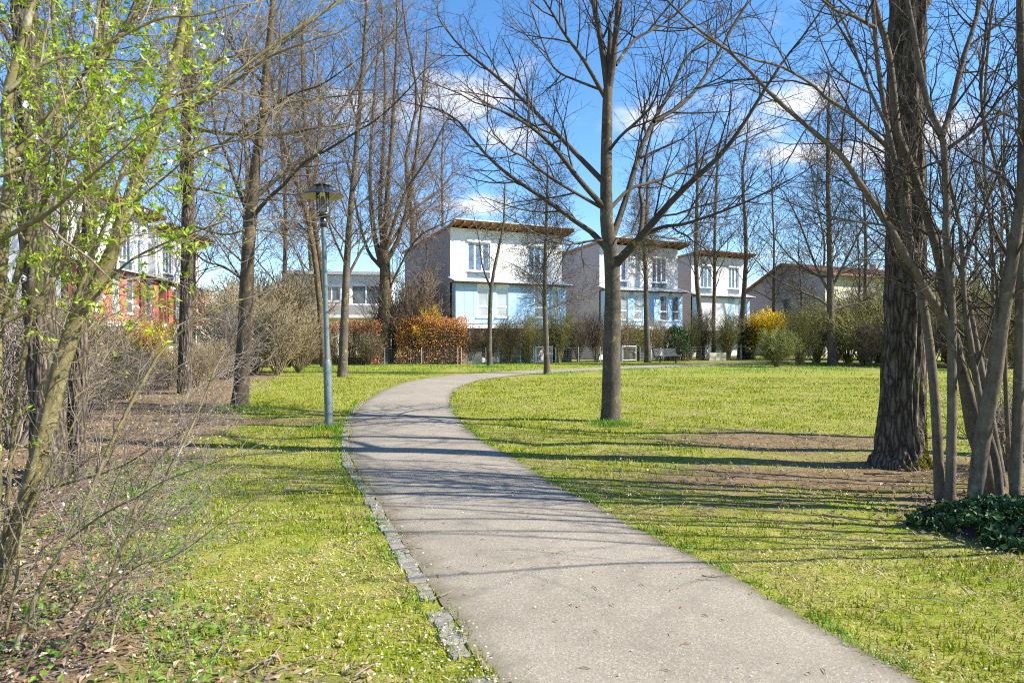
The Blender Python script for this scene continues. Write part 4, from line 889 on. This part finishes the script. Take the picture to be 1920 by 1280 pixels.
for i, (x, D, tr, w, lab) in enumerate([
    (1309, 50, [(1311,668),(1313,600),(1306,520),(1305,430),(1308,340),(1306,270)], 11, 'lichened bare trunk left of a pair before the farthest house'),
    (1338, 51, [(1338,668),(1338,600),(1340,520),(1340,450),(1342,380),(1345,310)], 8, 'thinner bare trunk right of a pair before the farthest house'),
    (1392, 52, [(1388,668),(1391,600),(1396,530),(1399,470),(1396,400),(1392,330),(1398,280)], 11, 'bare forked tree at the right end of the house row')]):
    auto_tree(lab, (x, 0), D, tr, w, 4, 13, 110+i, 'bark_brown', 'twig_brown', len=[4.2,1.9,.9,.45], shape=vase, t0=[.32,.15,.1,.1,.1], sp=[.4,.34,.26,.24], ang=[.55,.65,.7,.7])
auto_tree('round crowned bare tree with low drooping limbs beyond the right lawn', (1560,685), 38.6, [(1562,688),(1559,640),(1557,590),(1557,540),(1556,480),(1554,400),(1552,320),(1553,240),(1554,190)], 17, 4, 12, 120, 'bark_grey', 'twig_dark', [([(1555,575),(1535,560),(1500,545),(1450,520),(1410,480)],5,2,-1), ([(1562,580),(1600,570),(1630,565),(1660,555)],5,2,1), ([(1553,545),(1530,500),(1500,420),(1470,360)],6,2,1), ([(1560,540),(1590,480),(1620,420),(1650,360)],6,2,-1), ([(1558,520),(1600,500),(1640,470),(1680,420)],5,2,1), ([(1555,520),(1520,510),(1480,480),(1440,430)],5,2,2)], len=[3.9,2.1,1.0,.5], sp=[.3,.27,.2,.19], ang=[.6,.7,.7,.7], t0=[.36,.12,.1,.1,.1], shape=lambda t: .9-.5*t)
bgl = [
    (795, 41.8, 430, 8, 'small twiggy bare tree against the side wall of the nearest house', 'twig_red'), (1500, 52, 440, 8, 'small twiggy bare tree before the gabled house, right of the forsythia', 'twig_brown'), (1610, 46, 420, 8, 'small twiggy bare tree hiding the red tiled roof', 'twig_brown'),
    (530, 40, 120, 14, 'bare tree in the background between forked tree and lamp post', 'twig_brown'), (770, 52, 60, 14, 'distant bare tree rising behind the beech hedge', 'twig_red'),
    (830, 56, 230, 10, 'short distant bare tree touching the left wall of the nearest house', 'twig_red'),
    (1450, 62, 330, 10, 'distant bare tree before the gabled house, left end', 'twig_brown'), (1620, 50, 250, 11, 'bare tree behind the round crowned one, right background', 'twig_brown'), (1770, 45, 260, 11, 'background bare tree seen between the clump stems at right', 'twig_brown'), (1880, 40, 210, 12, 'background bare tree at the right picture edge', 'twig_brown')
    , (120, 30, -20, 16, 'bare tree beside the near corner of the left red house', 'twig_brown'), (360, 44, 60, 14, 'far bare tree behind the farther red house', 'twig_red'), (460, 48, 90, 13, 'far bare tree behind the forked tree trunk', 'twig_red'),
    (590, 62, 170, 12, 'distant bare tree behind the lamp lantern', 'twig_brown'), (1690, 55, 230, 11, 'distant bare tree behind the thick right trunk', 'twig_brown'), (1830, 60, 280, 11, 'distant bare tree low between the rightmost stems', 'twig_red'), (1540, 66, 330, 10, 'distant bare tree over the red tiled roof', 'twig_brown')]
bgp = {}
for i, (x, D, top, w, lab, tw) in enumerate(bgl):
    key = (tw, i % 2)
    if key not in bgp:
        rr = random.Random(200+i); Dp_ = 36.; hh = 14.; pts = [(960+rr.uniform(-8, 8)*k*.6, HY+F*H/Dp_-hh/Dp_*F*k/5) for k in range(6)]; pts[0] = (960, pts[0][1])
        t, _ = auto_tree(lab, (960, 0), Dp_, pts, 9.5, 3, hh, 300+i, 'bark_brown', tw, group='background trees', shape=vase, t0=[.22,.15,.1,.1,.1], ang=[.72,.7,.7,.75], trop=[.02,.03,.03,.03,.03], len=[hh*.27,hh*.14,hh*.07,hh*.038], sp=[hh*.028,hh*.023,hh*.016,hh*.014])
        bgp[key] = t
    else: t = copy_tree(bgp[key])
    hh = (HY+F*H/D-top)/F*D
    t.location = ((x-CX)/F*D, D, 0); t.rotation_euler = (0, 0, R.uniform(0, 6.28)); t.scale = (hh/14,)*3; tag(t, lab, 'tree', 'background trees')

# ------------------------------------------------------------------ shrubs: prototypes and copies
def shrub_proto(name, seed, hgt, stems, spread, twig, rk=.011, sp=None, ln=None, mx_=3, trop=.02, rmin=.0085, wob=.1, leaf=None, leafmat='leaf', leafname='leaves', t0=.25):
    rng = random.Random(seed); S = {}
    P = preset(hgt, 30, n=[8, 8, 6, 4, 3], max=mx_, rmin=rmin, rk=rk, wob=[wob]*5, trop=[trop]*5, sp=sp or [hgt*.1, hgt*.06, hgt*.045, .1], len=ln or [hgt*.5, hgt*.36, hgt*.18, .1], t0=[t0, t0, .15, .1, .1], ang=[.5, .55, .65, .7])
    for i in range(stems):
        a = rng.uniform(0, 6.283); sl_ = rng.uniform(.05, spread); d = Vector((math.cos(a)*sl_, math.sin(a)*sl_, 1)).normalized()
        grow(S, Vector((math.cos(a)*.12*rng.random()*hgt*.4, math.sin(a)*.12*rng.random()*hgt*.4, -.03)), d, hgt*rng.uniform(.75, 1.1), hgt*rk*.75, 1, P, rng)
    root = bpy.data.objects.new(name, None); col.objects.link(root)
    g = Geo(); g.tubes(S[1], 5); g.build('stems', M[twig], root, smooth=True, stuff=True)
    g = Geo()
    for lv in (2, 3, 4):
        if lv in S: g.tubes(S[lv], 3)
    g.build('twigs', M[twig], root, stuff=True)
    if leaf:
        colr, size, k, keep, levs = leaf; C = [tuple(p) for lv in levs for pp, _ in S.get(lv, []) for p in pp[1:] if rng.random() < keep]
        C = np.array([c for c in C for _ in range(k)]); C = C+RS.normal(size=C.shape)*size*.7
        cc = np.array(colr)[RS.choice(len(colr), len(C))]*RS.uniform(.7, 1.25, (len(C), 1))
        Geo().leaves(C, size, cc, .6).build(leafname, M[leafmat], root, stuff=True)
    return root
protos = {}
def place(proto, x, D, hgt, h0, label, group=None, rz=None, cat='shrub', wide=1.0):
    o = proto if not proto.get('used') else copy_tree(proto)
    first = not proto.get('used'); proto['used'] = 1
    if not first and 'used' in o: pass
    o.location = ((x-CX)/F*D, D, 0); o.rotation_euler = (0, 0, R.uniform(0, 6.28) if rz is None else rz); s = hgt/h0; o.scale = (s*wide, s*wide, s)
    tag(o, label, cat, group); return o
tanA = shrub_proto('bare_shrub', 1, 3, 38, .75, 'twig_tan'); tanB = shrub_proto('bare_shrub', 2, 3, 42, .55, 'twig_tan'); brnA = shrub_proto('bare_shrub', 3, 3, 42, .5, 'twig_brown'); gryA = shrub_proto('bare_shrub', 4, 3, 30, .8, 'twig_grey', wob=.15)
oliA = shrub_proto('budding_shrub', 5, 3, 40, .6, 'twig_olive', leaf=([(.34, .34, .05), (.26, .28, .04)], .06, 1, .16, (2, 3)), leafname='buds')
oliB = shrub_proto('budding_shrub', 6, 3, 36, .8, 'twig_olive', leaf=([(.45, .42, .05), (.34, .34, .05)], .07, 1, .25, (2, 3)), leafname='buds')
forA = shrub_proto('forsythia', 7, 2.5, 24, .7, 'twig_olive', leaf=([(.78, .55, .01), (.85, .62, .02)], .085, 3, .8, (1, 2, 3)), leafname='flowers')
redA = shrub_proto('bare_shrub', 8, 4, 36, .6, 'twig_red', wob=.08)
grnA = shrub_proto('green_broom', 9, 1.7, 46, 1.0, 'twig_olive', leaf=([(.14, .20, .03), (.20, .26, .05)], .05, 2, .45, (1, 2, 3)))
pinkA = shrub_proto('pink_shrub', 10, 2.5, 20, .6, 'twig_red', leaf=([(.70, .40, .42), (.75, .52, .5)], .06, 2, .4, (2, 3)), leafname='flowers')
# left thicket
LT = 'tangled bare tan shrub in the thicket left of the lamp post'
for (x, D, hg, pr) in [(560,31,2.6,tanA),(520,29,2.8,tanB),(480,30,3.2,tanA),(430,26,2.6,gryA),(395,24,1.5,tanA),(370,21,1.3,tanB),(320,20,1.2,tanA),(280,18.5,1.1,gryA),(240,17,1.2,tanB),(200,15.5,1.6,tanA),(160,14,1.6,gryA),(110,12,2.2,tanB),(60,11,2.4,tanA),(20,9.5,2.2,gryA),(450,34,4.2,tanB),(500,36,4.6,tanA),(545,38,4.8,tanB),(420,38,4.6,tanA),(470,42,5.4,tanB),(530,44,5.6,tanA),(170,21,2.8,tanA)]:
    place(pr, x, D, hg, 3, LT, 'left thicket shrubs')
LT2 = 'bare tan shrub between the lamp post and the vase shaped tree'
for (x, D, hg, pr) in [(575,37,2.6,tanA),(690,39.5,1.9,tanB),(610,40,1.5,tanA)]: place(pr, x, D, hg, 3, LT2, 'shrubs right of the lamp post')
place(forA, 275, 28, 2.2, 2.5, 'yellow forsythia in front of the nearer red house'); 
place(forA, 806, 41.6, 3.45, 2.5, 'bright yellow forsythia above the beech hedge', wide=.5); place(forA, 1440, 49, 3.3, 2.5, 'bright yellow forsythia at the right end of the garden row')
place(redA, 772, 41.9, 5.4, 4, 'reddish bare shrub behind the forsythia, left of the nearest house'); place(redA, 735, 42.4, 4.6, 4, 'reddish bare shrub behind the vase shaped tree')
place(pinkA, 1408, 54, 3.2, 2.5, 'pale pink flowering shrub beside the right forsythia')
# garden row
for (x, D, hg, pr, lab, wd) in [
    (882,41,1.9,brnA,'bare brown shrub beside the right end of the beech hedge',.8),(955,41.2,2.3,brnA,'rounded brown shrub right of the budding sapling',.9),(990,41.8,2.4,oliA,'olive shrub just left of the small dark tree',.9),(1048,43,2.6,oliA,'olive shrub just right of the small dark tree',.9),
    (1085,43.5,2.3,brnA,'brown shrub left of the central trunk, first by the gate',.8),(1118,44,2.6,brnA,'brown shrub touching the left side of the central trunk',.8),(1172,45,2.5,tanB,'tan shrub just right of the central trunk',.8),(1195,46,2.3,oliB,'yellowish shrub left of the small bench-side tree',.8),(1232,46,2.6,tanA,'tan shrub directly left of the round laurel',.6),
    (1293,48,2.4,oliB,'yellow budded shrub directly right of the round laurel',.6),(1318,48.5,2.9,brnA,'brown shrub behind the low beige wall',.7),(1362,48,2.6,oliA,'olive upright shrub right of the low beige wall',.9),(1400,50,2.7,brnA,'brown shrub beside the rightmost garden gate',.7),(915,42.5,2.2,tanB,'tan shrub behind the sapling trunk',.8)]:
    place(pr, x, D, hg*1.16, 3, lab, 'garden row shrubs', wide=wd)
place(grnA, 1455, 37, 1.95, 1.7, 'bushy green broom on the lawn edge by the far path', wide=.9)
RT = 'olive budding shrub in the thicket along the right lawn edge'
for (x, D, hg, pr) in [(1500,40,3.0,oliA),(1530,43,3.6,oliB),(1590,41,3.4,oliA),(1620,38.5,3.2,oliB),(1650,42,4.2,oliA),(1690,39,4.0,oliB),(1735,38,3.8,oliA),(1780,41,4.6,oliB),(1820,36,3.6,oliA),(1860,38,4.4,oliB),(1905,35,3.8,oliA),(1570,48,4.4,oliB),(1640,50,5.2,oliB),(1720,48,5.4,oliB),(1800,46,5.4,oliA),(1890,44,5.2,oliB),(1950,36,4.2,oliB),(1990,40,4.6,oliA)]: place(pr, x, D, hg, 3, RT, 'right thicket shrubs', cat='shrub')
for (x, D, hg, lab) in [(1630,37.5,2.4,'dark multi stemmed bare shrub left of the thick right trunk'),(1745,36,2.6,'dark bare shrub seen right of the thick right trunk'),(1850,33,2.6,'dark bare shrub low behind the clump stems')]: place(brnA, x, D, hg, 3, lab)
farS = shrub_proto('multi_stem_tree', 12, 6.5, 9, .28, 'twig_dark', rk=.006, sp=[.6, .5, .35, .3], ln=[3, 1.5, .7, .3], rmin=.004)
place(farS, 2330, 5.25, 6.5, 6.5, 'slender stems of the clump continuing beyond the right picture edge', cat='tree')
place(gryA, 1895, 8.2, 1.2, 3, 'low pale twiggy shrub behind the ivy mound at the right edge')

# beech hedge, laurel
def hedge(label, name, x0, x1, y0, y1, hgt, n, cols, size, mat='leaf_dry', twig='twig_brown', ball=False):
    o = Vector(((x0+x1)/2, (y0+y1)/2, 0)); t = thing(name, label, 'hedge' if not ball else 'shrub', o); rng = random.Random(n); C = []; TW = []
    while len(C) < n:
        u, v, z = rng.uniform(-1, 1), rng.uniform(-1, 1), rng.uniform(0.02, 1)
        if ball:
            rr_ = math.sqrt(u*u+v*v+(2*z-1)**2*.85)
            if rr_ > 1 or rr_ < .72: continue
        elif max(abs(u), abs(v), z*1.0) < .72: continue
        k = 1+.13*noise.noise((u*4, v*3, z*4))+rng.gauss(0, .022); x, y = o.x+u*k*(x1-x0)/2, o.y+v*k*(y1-y0)/2
        C.append((x, y, z*hgt*(1+.10*noise.noise((x*1.5, y*1.5, 3))+abs(rng.gauss(0, .018)))))
    for i in range(260):
        a, b_ = rng.uniform(-.85, .85), rng.uniform(-.8, .8); p = Vector((o.x+a*(x1-x0)/2, o.y+b_*(y1-y0)/2, 0)); zt = hgt*rng.uniform(.5, .97)*(1 if not ball else max(.2, 1-a*a-b_*b_))
        TW.append(([p+Vector((rng.gauss(0, .04), rng.gauss(0, .04), zt*k/4)) for k in range(5)], [.014-.002*k for k in range(5)]))
    Geo().tubes(TW, 4).build('stems', M[twig], t, o, stuff=True)
    cc = np.array(cols)[RS.choice(len(cols), len(C))]*RS.uniform(.6, 1.3, (len(C), 1)); Geo().leaves(C, size, cc, .65).build('leaves', M[mat], t, o, stuff=True)
hedge('clipped copper brown beech hedge before the nearest house garden', 'beech_hedge', -6.9, -2.7, 40.4, 41.5, 2.75, 12000, [(.60, .25, .09), (.70, .34, .14), (.46, .18, .07), (.70, .44, .08)], .085)
hedge('farther brown beech hedge seen between lamp post and vase shaped tree', 'beech_hedge', -13.4, -7.8, 39.9, 40.8, 2.5, 11000, [(.52, .24, .11), (.62, .32, .15), (.40, .18, .09)], .09)
hedge('round dark green laurel bush behind the bench', 'laurel_bush', 10.1, 12.1, 45.4, 47.2, 2.35, 5200, [(.025, .06, .012), (.04, .09, .02), (.06, .12, .03)], .10, 'leaf_glossy', 'twig_brown', True)
hedge('small dark evergreen bush behind the small dark tree', 'evergreen_bush', 2.2, 4.0, 43.6, 45, 2.2, 3200, [(.02, .045, .012), (.03, .06, .02)], .09, 'leaf_glossy', 'twig_brown', True)
hedge('small leafy green bush beside the central trunk', 'evergreen_bush', 6.7, 8.0, 45.6, 46.8, 2.0, 2600, [(.06, .12, .02), (.10, .18, .03)], .09, 'leaf_glossy', 'twig_brown', True)
hedge('small dark evergreen bush at the right end of the fence', 'evergreen_bush', 16.4, 17.8, 49.3, 50.4, 2.3, 2600, [(.02, .045, .012), (.04, .07, .02)], .09, 'leaf_glossy', 'twig_brown', True)
hedge('low leafy green bush before the nearer red house', 'evergreen_bush', -14.6, -12.4, 22.5, 24, 1.5, 2600, [(.05, .12, .02), (.08, .16, .03)], .08, 'leaf', 'twig_brown', True)

# ------------------------------------------------------------------ grass, petals, litter, small plants
def scatter(n, y0, y1, pw, xr=.86, xo=1.6):
    """depth distribution ~ y**pw"""
    u = RS.uniform(0, 1, n); k = pw+1; y = (y0**k+u*(y1**k-y0**k))**(1/k) if abs(k) > 1e-6 else y0*(y1/y0)**u
    return RS.uniform(-1, 1, n)*(xr*y+xo), y
def vnoise(x, y, f, z): return np.array([noise.noise((a*f, b_*f, z)) for a, b_ in zip(x, y)])
x, y = scatter(640000, 1.2, 27, -.55)
s_, l_ = masks(x, y); jit = na(x+50, y+50); jb = nb(x+50, y+50)
keep = ~on_path(x, y, -.05) & (RS.uniform(0, 1, len(x)) < np.clip(1.08-1.1*np.clip(s_+jb*.5, 0, 1)-1.05*np.clip(l_+jb*.5, 0, 1), .1, 1)) & (RS.uniform(0, 1, len(x)) < np.clip(.62+jb*1.0+nd(x+9, y+9)*.9, .08, 1))
x, y, jit, jb = x[keep], y[keep], jit[keep], jb[keep]
n = len(x); z = gz(x, y); hgt = (.018+.024*RS.uniform(0, 1, n)+.02*np.clip(jit, 0, 1))*(1+y*.02); wd = (.0026+.0004*y)*RS.uniform(.7, 1.3, n)
straw = RS.uniform(0, 1, n) < np.clip(.43-1.1*jit+.8*jb+np.where(y < 9.5, .16, -.06), .05, .92)
ang = RS.uniform(0, 6.283, n); ln = np.where(straw, RS.uniform(.8, 2.2, n), RS.uniform(.1, .9, n)); hg = np.where(straw, hgt*.45, hgt)
dx, dy = np.cos(ang), np.sin(ang); V = np.empty((n, 3, 3)); V[:, 0] = np.stack([x-dy*wd, y+dx*wd, z-.003], 1); V[:, 1] = np.stack([x+dy*wd, y-dx*wd, z-.003], 1); V[:, 2] = np.stack([x+dx*ln*hgt, y+dy*ln*hgt, z+hg], 1)
gc = np.array([(0.126, 0.225, 0.0072), (0.261, 0.333, 0.009), (0.396, 0.432, 0.018)])[RS.choice(3, n, p=[.25, .4, .35])]; sc_ = np.array([(0.4988, 0.43, 0.129), (0.6364, 0.5676, 0.2924), (0.3784, 0.2838, 0.1032)])[RS.choice(3, n)]
cc = np.where(straw[:, None], sc_*(.88, .86, .80), gc*(.90, .84, .9))*RS.uniform(.55, 1.35, (n, 1))
g = Geo(); g.add(V.reshape(-1, 3), None, np.arange(3*n).reshape(n, 3), np.repeat(cc, 3, 0)); o = g.build('grass', M['grass']); tag(o, 'short spring lawn grass mixed with dry straw', 'grass', kind='stuff')
# tufts: along kerb, round the trunk and the lamp foot, bottom-left, far verge
tx, ty, th = [], [], []
def tuft(cx, cy, r, n_, h_):
    tx.append(cx+RS.normal(0, r, n_)); ty.append(cy+RS.normal(0, r, n_)); th.append(np.full(n_, h_))
for p, r, n_, h_ in [(G(1145,795),.22,700,.10),(G(617,803),.14,260,.09),(G(450,770),.3,500,.12),(G(600,801),.2,150,.08),(G(780,680),1.5,1500,.12),(G(918,688),.5,500,.12)]: tuft(p.x, p.y, r, n_, h_)
for i in range(70):
    q = R.choice(seg)[0]; tuft(q.x-.13-R.random()*.08, q.y, .05, 26, .05)
for i in range(110):
    yy_ = 2.2*(20/2.2)**R.random(); l, r = path_sides(np.array([yy_])); tuft(float(r[0])+R.uniform(.0, .09), yy_, .035, 22, R.uniform(.025, .06))
for i in range(75):
    yy_ = R.uniform(2.6, 8); bx = float(np.interp(yy_, bord[:, 1], bord[:, 0])); tuft(bx+R.gauss(-.15, .5), yy_, .07, 26, R.uniform(.04, .10))
for i in range(420):
    yy_ = R.uniform(28, 42); tuft(R.uniform(-14, 24), yy_, .5, 40, .12)
x = np.concatenate(tx); y = np.concatenate(ty); hh = np.concatenate(th)*RS.uniform(.5, 1.2, len(x)); k = ~on_path(x, y, -.05); x, y, hh = x[k], y[k], hh[k]; n = len(x); z = gz(x, y)
ang = RS.uniform(0, 6.283, n); ln = RS.uniform(.2, .9, n); wd = .003+.00025*y; dx, dy = np.cos(ang), np.sin(ang)
V = np.empty((n, 3, 3)); V[:, 0] = np.stack([x-dy*wd, y+dx*wd, z-.003], 1); V[:, 1] = np.stack([x+dy*wd, y-dx*wd, z-.003], 1); V[:, 2] = np.stack([x+dx*ln*hh, y+dy*ln*hh, z+hh], 1)
cc = np.array([(.09, .23, .012), (.14, .29, .02), (.20, .33, .03)])[RS.choice(3, n)]*RS.uniform(.75, 1.25, (n, 1))
g = Geo(); g.add(V.reshape(-1, 3), None, np.arange(3*n).reshape(n, 3), np.repeat(cc, 3, 0)); o = g.build('grass_tufts', M['grass']); tag(o, 'longer bright green grass tufts at trunk feet and path edges', 'grass', kind='stuff')
# petals
x, y = scatter(42000, 1.5, 12, -.6); s_, l_ = masks(x, y); k = (RS.uniform(0, 1, len(x)) < np.clip(.12+na(x, y+20)*1.3+np.where((x < 1) & (y < 8), .25, 0), .02, 1)) & (~on_path(x, y, -.1) | (RS.uniform(0, 1, len(x)) < .06)); x, y = x[k], y[k]
C = np.stack([x, y, gz(x, y)+.026+RS.uniform(0, .012, len(x))], 1); C[on_path(x, y, 0), 2] = .03
cc = np.array([(.80, .77, .72), (.66, .58, .44)])[RS.choice(2, len(x))]*RS.uniform(.8, 1.05, (len(x), 1))
o = Geo().leaves(C, .014, cc, .8, .7, .5, .1).build('fallen_petals', M['petal']); tag(o, 'scattered white fallen petals on the lawn', 'petals', kind='stuff')
# leaf litter
x, y = scatter(90000, 1.5, 36, -.5, .86, 1.5); s_, l_ = masks(x, y); k = (RS.uniform(0, 1, len(x)) < np.clip(l_*.9+s_*.22+.008, 0, 1)) & ~on_path(x, y, .05); x, y = x[k], y[k]
C = np.stack([x, y, gz(x, y)+.012+RS.uniform(0, .03, len(x))], 1)
cc = np.array([(.30, .20, .13), (.44, .33, .23), (.22, .14, .09), (.52, .43, .32), (.34, .20, .12)])[RS.choice(5, len(x))]*RS.uniform(.7, 1.2, (len(x), 1))
o = Geo().leaves(C, .042, cc, .55, .55, .5, .35).build('leaf_litter', M['leaf_dry']); tag(o, 'brown dry leaf litter under the shrubs and trees', 'leaf litter', kind='stuff')
# litter sticks
P_ = []
x, y = scatter(5200, 2.0, 30, -.45); s_, l_ = masks(x, y); k = (RS.uniform(0, 1, len(x)) < np.clip(l_*.9+s_*.9+.02, 0, 1)) & ~on_path(x, y, .02)
for a, b_ in zip(x[k], y[k]):
    L = R.uniform(.06, .32); t = R.uniform(0, 3.14); z0 = float(gz(np.array([a]), np.array([b_]))[0])+.02; dx_, dy_ = math.cos(t)*L/2, math.sin(t)*L/2
    P_.append(([Vector((a-dx_, b_-dy_, z0)), Vector((a+R.uniform(-.02, .02), b_+R.uniform(-.02, .02), z0+R.uniform(0, .02))), Vector((a+dx_, b_+dy_, z0))], [.003, .0035, .002]))
o = Geo().tubes(P_, 4).build('twig_litter', M['twig_grey']); tag(o, 'fine dead twigs littered over soil and grass', 'twigs', kind='stuff')
# crumbs on the path
P_ = []; C = []
for i in range(300):
    yy_ = 1.8*(15/1.8)**R.random(); l, r = path_sides(np.array([yy_])); t = R.random(); t = t*t if R.random() < .5 else 1-(1-t)**1; xx = float(l[0]+(r[0]-l[0])*min(.99, max(.01, t))); zc = .006+.018*(1-(2*t-1)**2)+.006
    if R.random() < .35:
        L = R.uniform(.01, .05)*R.uniform(.5, 1); a = R.uniform(0, 3.14); P_.append(([Vector((xx-math.cos(a)*L, yy_-math.sin(a)*L, zc)), Vector((xx+R.uniform(-.4, .4)*L, yy_+R.uniform(-.4, .4)*L, zc+.003)), Vector((xx+math.cos(a)*L, yy_+math.sin(a)*L, zc))], [.002, .0028, .0015]))
    else: C.append((xx, yy_, zc+.002))
g = Geo().tubes(P_, 4); g.leaves(C, .022, None, .45, .85, .5, .25); o = g.build('path_crumbs', plain('bark_crumbs', (.30, .14, .07), .9, .35, 12)); tag(o, 'reddish bark crumbs and bits of twig strewn on the path', 'crumbs', kind='stuff')
# larger fallen twigs and leaves
def fallen(label, x, y, L, a, r=.006, mat='twig_brown', fork=True):
    p = G(x, y); t = thing('fallen_twig', label, 'twig', p, a); k = random.Random(int(x)); zc = .03
    pts = [Vector((-L/2+L*i/5, k.uniform(-.02, .02)*L*3, zc+k.uniform(0, .012))) for i in range(6)]; Geo().tube(pts, [r*(1-.1*i) for i in range(6)], 6, True).build('stick', M[mat], t)
    if fork: Geo().tube([pts[2], pts[2]+Vector((L*.15, L*.1, .008)), pts[2]+Vector((L*.28, L*.12, .004))], [r*.7, r*.5, r*.3], 5).build('side_twig', M[mat], t)
fallen('dark fallen twig near the right path edge', 1335, 1091, .13, -.1, .005)
fallen('thin forked twig on the far shaded part of the path', 875, 857, .24, .2, .006)
fallen('small pale twig by the kerb stones', 838, 1122, .13, 1.0, .004, 'twig_tan')
fallen('long pale stick lying on the left lawn', 578, 926, .5, .1, .012, 'twig_grey')
fallen('brown forked twig lying across the kerb stones', 765, 1038, .22, .05, .005)
fallen('crooked dark branch on bare soil before the thick right trunk', 1655, 893, .42, -.05, .014, 'twig_dark')
fallen('pale short branch on the soil left of the ivy mound', 1575, 977, .3, -.7, .012, 'twig_tan')
# ground-cover sprigs, bottom left
C = []
for i in range(260):
    yy_ = R.uniform(2.4, 9); bx = float(np.interp(yy_, bord[:, 1], bord[:, 0])); cx = bx-abs(R.gauss(.0, .9))+.25; hh = R.uniform(.04, .14)
    for k in range(R.randint(8, 22)): C.append((cx+R.gauss(0, .06), yy_+R.gauss(0, .06), .02+hh*R.random()))
cc = np.array([(.16, .30, .03), (.24, .38, .05), (.10, .22, .03)])[RS.choice(3, len(C))]*RS.uniform(.8, 1.2, (len(C), 1))
o = Geo().leaves(C, .034, cc, .6, .45, .4, .2).build('ground_cover', M['leaf']); tag(o, 'small bright green leafy ground cover under the left shrubs', 'ground cover', kind='stuff')
0 and print('TRIS', sum(sum(len(p.vertices)-2 for p in me.polygons) if len(me.polygons) < 2000 else len(me.loops)-2*len(me.polygons) for me in bpy.data.meshes))
